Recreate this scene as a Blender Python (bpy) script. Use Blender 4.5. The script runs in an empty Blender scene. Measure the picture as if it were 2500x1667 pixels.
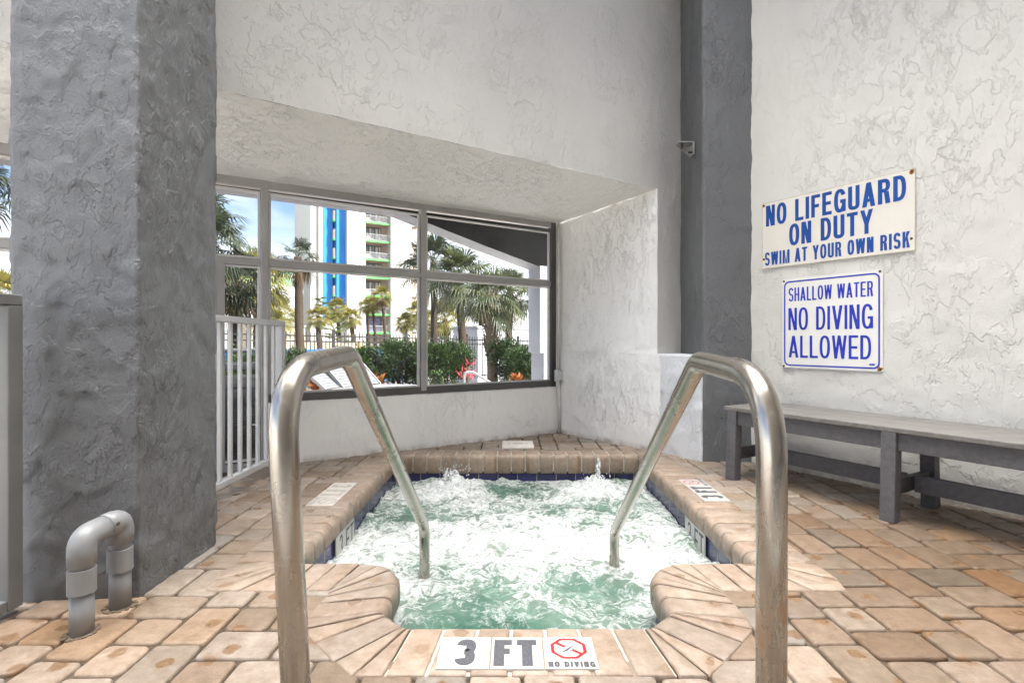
import bpy, bmesh, math, random
from mathutils import Vector, Matrix, noise as mn

random.seed(7)
R = math.radians
SC = bpy.context.scene
COL = SC.collection

# ------------------------------------------------------------------ camera
CH = 0.90
cam = bpy.data.cameras.new('camera')
cam.lens = 18.0
cam.sensor_width = 36.0
cam.sensor_fit = 'HORIZONTAL'
cam.clip_start = 0.05
cam.clip_end = 3000
camo = bpy.data.objects.new('camera', cam)
camo.location = (0, 0, CH)
camo.rotation_euler = (R(90), 0, 0)
COL.objects.link(camo)
SC.camera = camo

# ------------------------------------------------------------------ world, sun, exposure
SUN_AZ = (0.951, -0.31)
SUN_EL = 38.0
ZEN = 60.0
world = bpy.data.worlds.new('World')
SC.world = world
world.use_nodes = True
wn = world.node_tree.nodes
wl = world.node_tree.links
wn.clear()
w_out = wn.new('ShaderNodeOutputWorld')
w_bg = wn.new('ShaderNodeBackground')
w_bg.inputs['Strength'].default_value = 0.10
w_sky = wn.new('ShaderNodeTexSky')
w_sky.sky_type = 'NISHITA'
w_sky.sun_disc = False
w_sky.sun_elevation = R(SUN_EL)
w_sky.sun_rotation = math.atan2(SUN_AZ[0], SUN_AZ[1])
w_sky.air_density = 1.0
w_sky.dust_density = 1.6
w_sky.ozone_density = 1.0
w_tc = wn.new('ShaderNodeTexCoord')
w_map = wn.new('ShaderNodeMapping')
w_map.inputs['Scale'].default_value = (1.0, 1.0, 2.6)
w_no = wn.new('ShaderNodeTexNoise')
w_no.inputs['Scale'].default_value = 3.1
w_no.inputs['Detail'].default_value = 7.0
w_no.inputs['Roughness'].default_value = 0.55
w_no.inputs['Distortion'].default_value = 0.25
w_cr = wn.new('ShaderNodeMapRange')
w_cr.inputs['From Min'].default_value = 0.44
w_cr.inputs['From Max'].default_value = 0.66
w_cr.inputs['To Min'].default_value = 0.0
w_cr.inputs['To Max'].default_value = 0.85
w_mx = wn.new('ShaderNodeMix')
w_mx.data_type = 'RGBA'
w_mx.inputs[7].default_value = (6.4, 6.1, 5.8, 1)
wl.new(w_tc.outputs['Generated'], w_map.inputs['Vector'])
wl.new(w_map.outputs[0], w_no.inputs['Vector'])
wl.new(w_no.outputs[0], w_cr.inputs[0])
# bright cloud overhead, out of view, added to light the floor
w_sep0 = wn.new('ShaderNodeSeparateXYZ')
w_hi = wn.new('ShaderNodeMapRange')
w_hi.interpolation_type = 'SMOOTHSTEP'
w_hi.inputs['From Min'].default_value = 0.72
w_hi.inputs['From Max'].default_value = 0.985
w_hi.inputs['To Max'].default_value = 0.92
w_max = wn.new('ShaderNodeMath')
w_max.operation = 'MAXIMUM'
w_cl = wn.new('ShaderNodeMix')
w_cl.data_type = 'RGBA'
w_cl.inputs[6].default_value = (5.0, 4.9, 4.8, 1)
w_cl.inputs[7].default_value = (ZEN, ZEN * 0.985, ZEN * 0.96, 1)
wl.new(w_tc.outputs['Generated'], w_sep0.inputs[0])
wl.new(w_sep0.outputs[2], w_hi.inputs[0])
wl.new(w_hi.outputs[0], w_max.inputs[0])
wl.new(w_cr.outputs[0], w_max.inputs[1])
wl.new(w_hi.outputs[0], w_cl.inputs[0])
wl.new(w_cl.outputs[2], w_mx.inputs[7])
wl.new(w_max.outputs[0], w_mx.inputs[0])
w_dim = wn.new('ShaderNodeMix')
w_dim.data_type = 'RGBA'
w_dim.blend_type = 'MULTIPLY'
w_dim.inputs[0].default_value = 1.0
w_dim.inputs[7].default_value = (0.50, 0.57, 0.66, 1)
wl.new(w_sky.outputs[0], w_dim.inputs[6])
wl.new(w_dim.outputs[2], w_mx.inputs[6])
# pale haze low over the horizon
w_sep = wn.new('ShaderNodeSeparateXYZ')
w_hz = wn.new('ShaderNodeMapRange')
w_hz.interpolation_type = 'SMOOTHSTEP'
w_hz.inputs['From Min'].default_value = 0.0
w_hz.inputs['From Max'].default_value = 0.27
w_hz.inputs['To Min'].default_value = 0.92
w_hz.inputs['To Max'].default_value = 0.0
w_m2 = wn.new('ShaderNodeMix')
w_m2.data_type = 'RGBA'
w_m2.inputs[7].default_value = (6.6, 6.6, 6.7, 1)
wl.new(w_tc.outputs['Generated'], w_sep.inputs[0])
wl.new(w_sep.outputs[2], w_hz.inputs[0])
wl.new(w_hz.outputs[0], w_m2.inputs[0])
wl.new(w_mx.outputs[2], w_m2.inputs[6])
wl.new(w_m2.outputs[2], w_bg.inputs['Color'])
wl.new(w_bg.outputs[0], w_out.inputs['Surface'])

sun = bpy.data.lights.new('sun', 'SUN')
sun.energy = 5.0
sun.angle = R(0.53)
sun.color = (1.0, 0.95, 0.87)
suno = bpy.data.objects.new('sun', sun)
sv = Vector((SUN_AZ[0] * math.cos(R(SUN_EL)), SUN_AZ[1] * math.cos(R(SUN_EL)), math.sin(R(SUN_EL)))).normalized()
suno.rotation_euler = sv.to_track_quat('Z', 'Y').to_euler()
suno.location = sv * 60
COL.objects.link(suno)

SC.view_settings.view_transform = 'Standard'
SC.view_settings.look = 'None'
SC.view_settings.exposure = 2.5
SC.view_settings.gamma = 1.0
SC.cycles.use_denoising = True
SC.cycles.max_bounces = 11
SC.cycles.diffuse_bounces = 9
SC.cycles.glossy_bounces = 4
SC.cycles.transmission_bounces = 6
SC.cycles.transparent_max_bounces = 12
SC.cycles.caustics_reflective = False
SC.cycles.caustics_refractive = False
SC.cycles.sample_clamp_indirect = 8.0

# ------------------------------------------------------------------ small helpers
def at(x, y, Z):
    """photo pixel (2500 wide) and depth -> point"""
    return Vector(((x - 1250) / 1250 * Z, Z, CH - (y - 833.5) / 1250 * Z))

def lerp(a, b, t):
    return a + (b - a) * t

def sstep(a, b, x):
    t = max(0.0, min(1.0, (x - a) / (b - a)))
    return t * t * (3 - 2 * t)

class MB:
    """collects geometry for ONE mesh object"""
    def __init__(self):
        self.v = []
        self.f = []
        self.m = []
        self.c = []
        self.smooth = []
        self.uv = None
    def pts(self, vs, fs, mi=0, smooth=False, col=None):
        b = len(self.v)
        self.v += [Vector(p) for p in vs]
        for f in fs:
            self.f.append([i + b for i in f])
            self.m.append(mi)
            self.smooth.append(smooth)
            self.c.append(col)
    def box(self, c, s, rot=0.0, mi=0, bev=0.0, M=None, col=None):
        """box centre c, size s, turned by rot about z"""
        x, y, z = s[0] / 2, s[1] / 2, s[2] / 2
        if bev <= 0:
            vs = [(-x, -y, -z), (x, -y, -z), (x, y, -z), (-x, y, -z), (-x, -y, z), (x, -y, z), (x, y, z), (-x, y, z)]
            fs = [(0, 3, 2, 1), (4, 5, 6, 7), (0, 1, 5, 4), (1, 2, 6, 5), (2, 3, 7, 6), (3, 0, 4, 7)]
        else:
            bm = bmesh.new()
            bmesh.ops.create_cube(bm, size=1.0)
            for v in bm.verts:
                v.co = Vector((v.co.x * s[0], v.co.y * s[1], v.co.z * s[2]))
            bmesh.ops.bevel(bm, geom=list(bm.edges), offset=bev, segments=2, profile=0.5, affect='EDGES')
            bm.verts.ensure_lookup_table()
            vs = [v.co.copy() for v in bm.verts]
            fs = [[v.index for v in f.verts] for f in bm.faces]
            bm.free()
        M2 = M if M is not None else Matrix.Translation(Vector(c)) @ Matrix.Rotation(rot, 4, 'Z')
        self.pts([M2 @ Vector(p) for p in vs], fs, mi, False, col)
    def bar(self, a, b, w, d, mi=0, bev=0.0, up=Vector((0, 0, 1)), col=None):
        """rectangular bar from a to b"""
        a = Vector(a)
        b = Vector(b)
        z = (b - a)
        L = z.length
        z.normalize()
        x = up.cross(z)
        if x.length < 1e-4:
            x = Vector((1, 0, 0))
        x.normalize()
        y = z.cross(x)
        M = Matrix((x, y, z)).transposed().to_4x4()
        M.translation = (a + b) / 2
        self.box((0, 0, 0), (w, d, L), 0, mi, bev, M, col)
    def tube(self, path, r, seg=12, mi=0, cap=True, smooth=True, col=None):
        path = [Vector(p) for p in path]
        n = len(path)
        rr = r if isinstance(r, (list, tuple)) else [r] * n
        tang = []
        for i in range(n):
            t = path[min(i + 1, n - 1)] - path[max(i - 1, 0)]
            tang.append(t.normalized())
        ref = Vector((0, 0, 1)) if abs(tang[0].z) < 0.9 else Vector((1, 0, 0))
        x = ref.cross(tang[0]).normalized()
        vs = []
        for i in range(n):
            t = tang[i]
            x = (x - t * x.dot(t)).normalized()
            y = t.cross(x)
            for k in range(seg):
                a = 2 * math.pi * k / seg
                vs.append(path[i] + (x * math.cos(a) + y * math.sin(a)) * rr[i])
        fs = []
        for i in range(n - 1):
            for k in range(seg):
                k2 = (k + 1) % seg
                fs.append((i * seg + k, i * seg + k2, (i + 1) * seg + k2, (i + 1) * seg + k))
        self.pts(vs, fs, mi, smooth, col)
        if cap:
            b = len(self.v) - len(vs)
            self.f.append([b + k for k in range(seg)][::-1])
            self.m.append(mi); self.smooth.append(False); self.c.append(col)
            self.f.append([b + (n - 1) * seg + k for k in range(seg)])
            self.m.append(mi); self.smooth.append(False); self.c.append(col)
    def prism(self, poly, z0, z1, mi=0):
        """vertical prism over a plan polygon (counter-clockwise)"""
        n = len(poly)
        vs = [(p[0], p[1], z0) for p in poly] + [(p[0], p[1], z1) for p in poly]
        fs = [list(range(n))[::-1], list(range(n, 2 * n))]
        for i in range(n):
            j = (i + 1) % n
            fs.append((i, j, n + j, n + i))
        self.pts(vs, fs, mi)
    def slab(self, poly3, off, mi=0):
        """prism of a planar 3-D polygon pushed along off"""
        n = len(poly3)
        off = Vector(off)
        vs = [Vector(p) for p in poly3] + [Vector(p) + off for p in poly3]
        fs = [list(range(n))[::-1], list(range(n, 2 * n))]
        for i in range(n):
            j = (i + 1) % n
            fs.append((i, j, n + j, n + i))
        self.pts(vs, fs, mi)
    def build(self, name, mats, parent=None, recalc=True):
        me = bpy.data.meshes.new(name)
        off = parent.location.copy() if parent is not None else Vector((0, 0, 0))
        if parent is not None and parent.parent is not None:
            off = off + parent.parent.location
        me.from_pydata([tuple(p - off) for p in self.v], [], self.f)
        if not isinstance(mats, (list, tuple)):
            mats = [mats]
        for m in mats:
            me.materials.append(m)
        me.polygons.foreach_set('material_index', self.m)
        me.polygons.foreach_set('use_smooth', self.smooth)
        if any(c is not None for c in self.c):
            at_ = me.color_attributes.new('tint', 'FLOAT_COLOR', 'CORNER')
            li = 0
            data = []
            for f, c in zip(self.f, self.c):
                cc = c if c is not None else (1, 1, 1)
                for _ in f:
                    data += [cc[0], cc[1], cc[2], 1.0]
            at_.data.foreach_set('color', data)
        if self.uv:
            ul = me.uv_layers.new(name='UVMap')
            flat = []
            for f in self.f:
                for i in f:
                    flat += self.uv[i]
            ul.data.foreach_set('uv', flat)
        me.update()
        if recalc:
            bm = bmesh.new()
            bm.from_mesh(me)
            bmesh.ops.recalc_face_normals(bm, faces=bm.faces)
            bm.to_mesh(me)
            bm.free()
        o = bpy.data.objects.new(name, me)
        COL.objects.link(o)
        if parent is not None:
            o.parent = parent
        return o

def tag(o, label=None, cat=None, group=None, kind=None):
    if label: o['label'] = label
    if cat: o['category'] = cat
    if group: o['group'] = group
    if kind: o['kind'] = kind
    return o

def thing(name, loc, label, cat, group=None):
    o = bpy.data.objects.new(name, None)
    o.location = loc
    o.empty_display_size = 0.1
    COL.objects.link(o)
    return tag(o, label, cat, group)

def kids(o):
    return [c for c in ALLOBJ() if c.parent == o]

def ALLOBJ():
    return list(bpy.data.objects)

def copy_tree(o, parent=None):
    c = o.copy()
    COL.objects.link(c)
    if parent is not None:
        c.parent = parent
    for ch in kids(o):
        copy_tree(ch, c)
    return c

# ------------------------------------------------------------------ materials
def new_mat(name):
    m = bpy.data.materials.new(name)
    m.use_nodes = True
    nt = m.node_tree
    nt.nodes.clear()
    out = nt.nodes.new('ShaderNodeOutputMaterial')
    p = nt.nodes.new('ShaderNodeBsdfPrincipled')
    nt.links.new(p.outputs[0], out.inputs[0])
    return m, nt, p, out

class NT:
    """tiny node-graph helper"""
    def __init__(self, nt):
        self.nt = nt
        self.tc = None
    def n(self, t, **kw):
        nd = self.nt.nodes.new(t)
        for k, v in kw.items():
            setattr(nd, k, v)
        return nd
    def l(self, a, b):
        self.nt.links.new(a, b)
    def coord(self, kind='Object', scale=(1, 1, 1)):
        if self.tc is None:
            self.tc = self.n('ShaderNodeTexCoord')
        mp = self.n('ShaderNodeMapping')
        mp.inputs['Scale'].default_value = scale
        self.l(self.tc.outputs[kind], mp.inputs['Vector'])
        return mp.outputs[0]
    def noise(self, vec, scale, detail=4, rough=0.5, dist=0.0):
        nd = self.n('ShaderNodeTexNoise')
        nd.inputs['Scale'].default_value = scale
        nd.inputs['Detail'].default_value = detail
        nd.inputs['Roughness'].default_value = rough
        nd.inputs['Distortion'].default_value = dist
        self.l(vec, nd.inputs['Vector'])
        return nd.outputs[0]
    def rng(self, v, a, b, c=0.0, d=1.0, smooth=False):
        nd = self.n('ShaderNodeMapRange')
        if smooth:
            nd.interpolation_type = 'SMOOTHSTEP'
        for i, x in zip((1, 2, 3, 4), (a, b, c, d)):
            nd.inputs[i].default_value = x
        self.l(v, nd.inputs[0])
        return nd.outputs[0]
    def math(self, op, a, b=None):
        nd = self.n('ShaderNodeMath', operation=op)
        for i, x in enumerate((a, b)):
            if x is None:
                continue
            if isinstance(x, (int, float)):
                nd.inputs[i].default_value = x
            else:
                self.l(x, nd.inputs[i])
        return nd.outputs[0]
    def mix(self, fac, a, b, blend='MIX'):
        nd = self.n('ShaderNodeMix')
        nd.data_type = 'RGBA'
        nd.blend_type = blend
        if isinstance(fac, (int, float)):
            nd.inputs[0].default_value = fac
        else:
            self.l(fac, nd.inputs[0])
        for i, x in ((6, a), (7, b)):
            if isinstance(x, (tuple, list)):
                nd.inputs[i].default_value = (x[0], x[1], x[2], 1)
            else:
                self.l(x, nd.inputs[i])
        return nd.outputs[2]
    def bump(self, h, strength=0.5, dist=0.01):
        nd = self.n('ShaderNodeBump')
        nd.inputs['Strength'].default_value = strength
        nd.inputs['Distance'].default_value = dist
        self.l(h, nd.inputs['Height'])
        return nd.outputs[0]
    def attr(self, name):
        nd = self.n('ShaderNodeAttribute', attribute_name=name)
        return nd.outputs['Color']

def setp(p, base=None, rough=None, metal=None, spec=None):
    if base is not None: p.inputs['Base Color'].default_value = (base[0], base[1], base[2], 1)
    if rough is not None: p.inputs['Roughness'].default_value = rough
    if metal is not None: p.inputs['Metallic'].default_value = metal
    if spec is not None: p.inputs['Specular IOR Level'].default_value = spec

def plain(name, base, rough=0.6, metal=0.0, spec=0.5, var=0.12, vscale=6.0, bump=0.0, bscale=60.0, bdist=0.002):
    m, nt, p, out = new_mat(name)
    g = NT(nt)
    setp(p, base, rough, metal, spec)
    v = g.coord()
    if var > 0:
        n = g.noise(v, vscale, 5, 0.6)
        lo = [c * (1 - var) for c in base]
        hi = [min(1, c * (1 + var)) for c in base]
        g.l(g.mix(g.rng(n, 0.3, 0.7), lo, hi), p.inputs['Base Color'])
    if bump > 0:
        g.l(g.bump(g.noise(v, bscale, 4, 0.6), bump, bdist), p.inputs['Normal'])
    return m

def stucco(name, base, rough=0.7, strength=0.75, stretch=(1, 1, 0.75), tint=None, scale=1.0, spec=0.35, amount=0.5, dirt=True, grit=0.16):
    m, nt, p, out = new_mat(name)
    g = NT(nt)
    setp(p, base, rough, 0, spec)
    v = g.coord('Object', stretch)
    big = g.noise(v, 3.9 * scale, 10, 0.60, 0.12)
    plate = g.rng(big, amount - 0.012, amount + 0.022, 0, 1, True)
    big2 = g.noise(g.coord('Object', (stretch[0] * 1.3, stretch[1] * 1.3, stretch[2] * 0.8)), 5.6 * scale, 8, 0.60, 0.15)
    plate2 = g.rng(big2, 0.535, 0.57, 0, 1, True)
    rid = g.noise(v, 6.0 * scale, 7, 0.56, 0.2)
    rl = g.math('ABSOLUTE', g.math('SUBTRACT', rid, 0.5))
    ridge = g.rng(rl, 0.0, 0.030, 1.0, 0.0, True)
    mask = g.rng(g.noise(v, 4.2 * scale, 3, 0.5), 0.52, 0.62, 0, 1, True)
    fine = g.noise(v, 60 * scale, 5, 0.7)
    lump = g.noise(v, 15 * scale, 4, 0.6)
    h = g.math('ADD', g.math('MULTIPLY', plate, 0.38), g.math('MULTIPLY', g.math('MULTIPLY', ridge, mask), 0.40))
    h = g.math('ADD', h, g.math('MULTIPLY', plate2, 0.30))
    h = g.math('ADD', h, g.math('ADD', g.math('MULTIPLY', fine, grit), g.math('MULTIPLY', lump, 0.30)))
    zone = g.rng(g.noise(g.coord('Object', (1, 1, 1)), 1.5, 3, 0.55), 0.36, 0.62, 0.25, 1.0, True)
    h = g.math('MULTIPLY', h, zone)
    g.l(g.bump(h, strength, 0.013), p.inputs['Normal'])
    lo = [c * 0.90 for c in base] if tint is None else tint
    colv = g.mix(g.rng(g.noise(v, 1.3, 4, 0.6), 0.35, 0.7), base, lo)
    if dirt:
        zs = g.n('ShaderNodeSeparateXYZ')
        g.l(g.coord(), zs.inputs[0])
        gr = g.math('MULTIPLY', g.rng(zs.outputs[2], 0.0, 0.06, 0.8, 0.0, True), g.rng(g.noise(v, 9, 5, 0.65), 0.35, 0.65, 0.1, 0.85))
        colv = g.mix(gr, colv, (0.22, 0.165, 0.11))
        sp = g.rng(g.noise(v, 23, 3, 0.5), 0.72, 0.76, 0, 0.35)
        colv = g.mix(sp, colv, [c * 0.6 for c in base])
    g.l(colv, p.inputs['Base Color'])
    return m

M = {}
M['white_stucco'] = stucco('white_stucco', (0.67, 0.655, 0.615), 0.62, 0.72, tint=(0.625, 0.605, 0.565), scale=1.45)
M['niche_lit_stucco'] = stucco('niche_lit_stucco', (0.87, 0.86, 0.84), 0.6, 0.95, tint=(0.84, 0.83, 0.81), stretch=(1, 1, 0.55), scale=2.3, amount=0.47)  # lighter copy of the white paint, standing in for daylight in the niche
M['header_shade_stucco'] = stucco('header_shade_stucco', (0.53, 0.515, 0.49), 0.65, 0.62, (1, 1, 0.9), amount=0.55, scale=1.5)  # same white paint, darkened in place of shade on the header
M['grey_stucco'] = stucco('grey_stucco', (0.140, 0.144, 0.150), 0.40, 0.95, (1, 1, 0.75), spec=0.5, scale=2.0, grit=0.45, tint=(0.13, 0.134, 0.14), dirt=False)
M['pale_grey_stucco'] = stucco('pale_grey_stucco', (0.70, 0.71, 0.73), 0.5, 1.0, (1, 1, 0.7), scale=1.2, dirt=False)
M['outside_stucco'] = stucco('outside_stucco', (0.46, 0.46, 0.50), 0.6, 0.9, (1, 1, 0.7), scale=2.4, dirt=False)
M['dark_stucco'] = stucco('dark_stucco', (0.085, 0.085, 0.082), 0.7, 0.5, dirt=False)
M['frame_metal'] = plain('frame_metal', (0.36, 0.35, 0.34), 0.38, 0.35, 0.5, 0.12, 3.0)
M['frame_dark'] = plain('frame_dark', (0.10, 0.096, 0.092), 0.38, 0.35, 0.5, 0.12, 3.0)
M['frame_bead'] = plain('frame_bead', (0.60, 0.585, 0.57), 0.4, 0.2, 0.5, 0.06)
M['white_metal'] = plain('white_metal', (0.52, 0.52, 0.52), 0.35, 0.0, 0.5, 0.06, 9)
M['gate_shaded'] = plain('gate_shaded', (0.17, 0.17, 0.168), 0.4, 0.0, 0.5, 0.10, 9)  # white gate metal, darkened to stand for the shade there
M['lounger_white'] = plain('lounger_white', (0.17, 0.17, 0.178), 0.5, 0.0, 0.4, 0.08, 9)
M['grey_metal'] = plain('grey_metal', (0.33, 0.33, 0.33), 0.4, 0.3, 0.5, 0.12, 9)
M['pvc'] = plain('pvc', (0.235, 0.238, 0.245), 0.38, 0.0, 0.5, 0.08, 9, 0.15, 40)
M['screw'] = plain('screw', (0.10, 0.065, 0.04), 0.6, 0.6, 0.5, 0.4, 90)
M['rust'] = plain('rust', (0.38, 0.18, 0.045), 0.85, 0.0, 0.2, 0.4, 60)
M['black_metal'] = plain('black_metal', (0.022, 0.020, 0.020), 0.5, 0.2, 0.5, 0.2)
M['sign_face'] = plain('sign_face', (0.74, 0.70, 0.63), 0.32, 0.0, 0.5, 0.05, 5)
M['sign_face_white'] = plain('sign_face_white', (0.78, 0.765, 0.72), 0.25, 0.0, 0.5, 0.04, 5)
M['sign_blue'] = plain('sign_blue', (0.003, 0.062, 0.30), 0.35, 0.0, 0.5, 0.15, 7)
M['sign_violet'] = plain('sign_violet', (0.010, 0.030, 0.44), 0.3, 0.0, 0.5, 0.25, 5)
M['sign_edge'] = plain('sign_edge', (0.50, 0.45, 0.36), 0.5, 0.0, 0.4, 0.25, 30)
M['tile_white'] = plain('tile_white', (0.46, 0.45, 0.425), 0.28, 0.0, 0.5, 0.05, 12)
M['tile_faded'] = plain('tile_faded', (0.54, 0.50, 0.45), 0.3, 0.0, 0.5, 0.08, 12)
M['faded_ink'] = plain('faded_ink', (0.36, 0.335, 0.30), 0.5, 0.0, 0.4, 0.15, 40)
M['tile_red'] = plain('tile_red', (0.42, 0.018, 0.022), 0.35, 0.0, 0.5, 0.12, 30)
M['lid_plastic'] = plain('lid_plastic', (0.72, 0.68, 0.62), 0.4, 0.0, 0.5, 0.08, 14)
M['bench_seat'] = None
M['mortar'] = plain('mortar', (0.44, 0.40, 0.34), 0.95, 0.0, 0.2, 0.25, 30, 0.5, 120, 0.002)
M['grout'] = plain('grout', (0.155, 0.12, 0.085), 0.95, 0.0, 0.2, 0.35, 60, 0.5, 120, 0.002)
M['joint_sand'] = plain('joint_sand', (0.085, 0.065, 0.047), 0.95, 0.0, 0.2, 0.45, 14, 0.6, 120, 0.003)
M['conduit'] = plain('conduit', (0.60, 0.575, 0.54), 0.45, 0.0, 0.5, 0.12, 12)

def mat_ink():
    m, nt, p, out = new_mat('tile_ink')
    g = NT(nt)
    v = g.coord()
    n = g.noise(v, 420, 3, 0.7)
    g.l(g.mix(g.rng(n, 0.42, 0.60), (0.022, 0.023, 0.028), (0.12, 0.12, 0.135)), p.inputs['Base Color'])
    setp(p, None, 0.6)
    return m
M['tile_ink'] = mat_ink()

def mat_steel(name, rust_amt):
    m, nt, p, out = new_mat(name)
    g = NT(nt)
    v = g.coord()
    vs = g.coord('Object', (1, 1, 0.12))
    setp(p, (0.62, 0.59, 0.545), 0.24, 1.0)
    n1 = g.noise(vs, 30, 5, 0.6)
    n2 = g.noise(v, 9, 4, 0.6)
    c = g.mix(g.rng(n1, 0.3, 0.7), (0.36, 0.33, 0.29), (0.45, 0.42, 0.38))
    # rust flecks, more of them near the deck
    sep = g.n('ShaderNodeSeparateXYZ')
    g.l(g.coord(), sep.inputs[0])
    low = g.math('MULTIPLY', g.rng(sep.outputs[2], 0.25, 0.72, rust_amt, 0.0), g.rng(sep.outputs[1], 0.15, 0.3, 1.0, 0.0))
    st = g.noise(g.coord('Object', (1, 1, 0.22)), 34, 5, 0.65, 0.4)
    rf = g.math('MULTIPLY', g.rng(st, 0.50, 0.60), low)
    fl = g.rng(g.noise(v, 150, 2, 0.5), 0.75, 0.78)
    rf = g.math('MAXIMUM', rf, g.math('MULTIPLY', fl, 0.0))
    c = g.mix(rf, c, (0.42, 0.21, 0.06))
    g.l(c, p.inputs['Base Color'])
    g.l(g.math('SUBTRACT', 1.0, g.math('MULTIPLY', rf, 0.9)), p.inputs['Metallic'])
    r = g.math('ADD', g.rng(n2, 0.3, 0.7, 0.23, 0.29), g.math('MULTIPLY', rf, 0.4))
    g.l(r, p.inputs['Roughness'])
    g.l(g.bump(n2, 0.03, 0.001), p.inputs['Normal'])
    return m
M['steel'] = mat_steel('brushed_steel', 0.08)
M['steel_rusty'] = mat_steel('rusty_steel', 0.95)

def mat_paver(name, coping=False):
    m, nt, p, out = new_mat(name)
    g = NT(nt)
    v = g.coord()
    tint = g.attr('tint')
    n1 = g.noise(v, 26, 6, 0.65)
    n2 = g.noise(v, 160, 4, 0.7)
    n3 = g.noise(v, 5.5, 4, 0.6)
    c = g.mix(g.rng(n1, 0.30, 0.72), g.mix(1.0, tint, (0.66, 0.60, 0.53), 'MULTIPLY'), g.mix(1.0, tint, (1.14, 1.13, 1.13), 'MULTIPLY'))
    c = g.mix(g.rng(n2, 0.35, 0.70, 0.0, 0.35), c, g.mix(1.0, tint, (0.62, 0.58, 0.54), 'MULTIPLY'))
    # dark oily drops and pale scale
    vd = g.n('ShaderNodeTexVoronoi')
    vd.voronoi_dimensions = '2D'
    vd.inputs['Scale'].default_value = 7.5
    vd.inputs['Randomness'].default_value = 1.0
    g.l(g.n('ShaderNodeVectorMath', operation='ADD').outputs[0], vd.inputs['Vector'])
    va = vd.inputs['Vector'].links[0].from_node
    nz = g.n('ShaderNodeTexNoise')
    nz.inputs['Scale'].default_value = 30
    sc = g.n('ShaderNodeVectorMath', operation='SCALE')
    sc.inputs[3].default_value = 0.035
    g.l(v, nz.inputs['Vector'])
    g.l(nz.outputs[1], sc.inputs[0])
    g.l(v, va.inputs[0])
    g.l(sc.outputs[0], va.inputs[1])
    spot = g.rng(vd.outputs['Distance'], 0.15, 0.21, 1.0, 0.0)
    sel = g.n('ShaderNodeSeparateColor')
    g.l(vd.outputs['Color'], sel.inputs[0])
    pick = g.rng(sel.outputs[0], 0.52, 0.54)
    c = g.mix(g.math('MULTIPLY', g.math('MULTIPLY', spot, pick), 0.5 if coping else 0.8), c, (0.17, 0.095, 0.045))
    pale = g.rng(n3, 0.60, 0.72, 0.0, 0.35)
    c = g.mix(pale, c, g.mix(1.0, tint, (1.30, 1.32, 1.36), 'MULTIPLY'))
    g.l(c, p.inputs['Base Color'])
    setp(p, None, 0.72, 0, 0.35)
    g.l(g.math('SUBTRACT', g.rng(n3, 0.35, 0.7, 0.34, 0.70), g.math('MULTIPLY', g.math('MULTIPLY', spot, pick), 0.2)), p.inputs['Roughness'])
    h = g.math('ADD', g.math('MULTIPLY', n1, 0.7), g.math('MULTIPLY', n2, 0.45))
    g.l(g.bump(h, 0.85, 0.0045 if not coping else 0.0024), p.inputs['Normal'])
    return m
M['paver'] = mat_paver('tumbled_paver')
M['coping'] = mat_paver('coping_brick', True)

def mat_bench(name, a, b, sx):
    m, nt, p, out = new_mat(name)
    g = NT(nt)
    v = g.coord('Object', sx)
    n = g.noise(v, 40, 5, 0.65)
    g.l(g.mix(g.rng(n, 0.3, 0.7), a, b), p.inputs['Base Color'])
    setp(p, None, 0.55, 0, 0.4)
    g.l(g.bump(n, 0.25, 0.002), p.inputs['Normal'])
    return m
M['bench_seat'] = mat_bench('bench_seat', (0.125, 0.115, 0.107), (0.205, 0.19, 0.177), (0.06, 1, 1))
M['bench_frame'] = mat_bench('bench_frame', (0.078, 0.075, 0.079), (0.125, 0.121, 0.126), (1, 1, 1))

def mat_pooltile():
    m, nt, p, out = new_mat('blue_pool_tile')
    g = NT(nt)
    tc = g.n('ShaderNodeTexCoord')
    br = g.n('ShaderNodeTexBrick')
    br.offset = 0.0
    br.inputs['Scale'].default_value = 1.0
    br.inputs['Brick Width'].default_value = 0.152
    br.inputs['Row Height'].default_value = 0.152
    br.inputs['Mortar Size'].default_value = 0.0022
    br.inputs['Mortar Smooth'].default_value = 0.1
    br.inputs['Bias'].default_value = 0.0
    br.inputs['Color1'].default_value = (0.026, 0.024, 0.085, 1)
    br.inputs['Color2'].default_value = (0.048, 0.044, 0.15, 1)
    br.inputs['Mortar'].default_value = (0.40, 0.33, 0.22, 1)
    g.l(tc.outputs['UV'], br.inputs['Vector'])
    g.l(br.outputs['Color'], p.inputs['Base Color'])
    setp(p, None, 0.18, 0, 0.5)
    return m
M['pool_tile'] = mat_pooltile()

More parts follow.
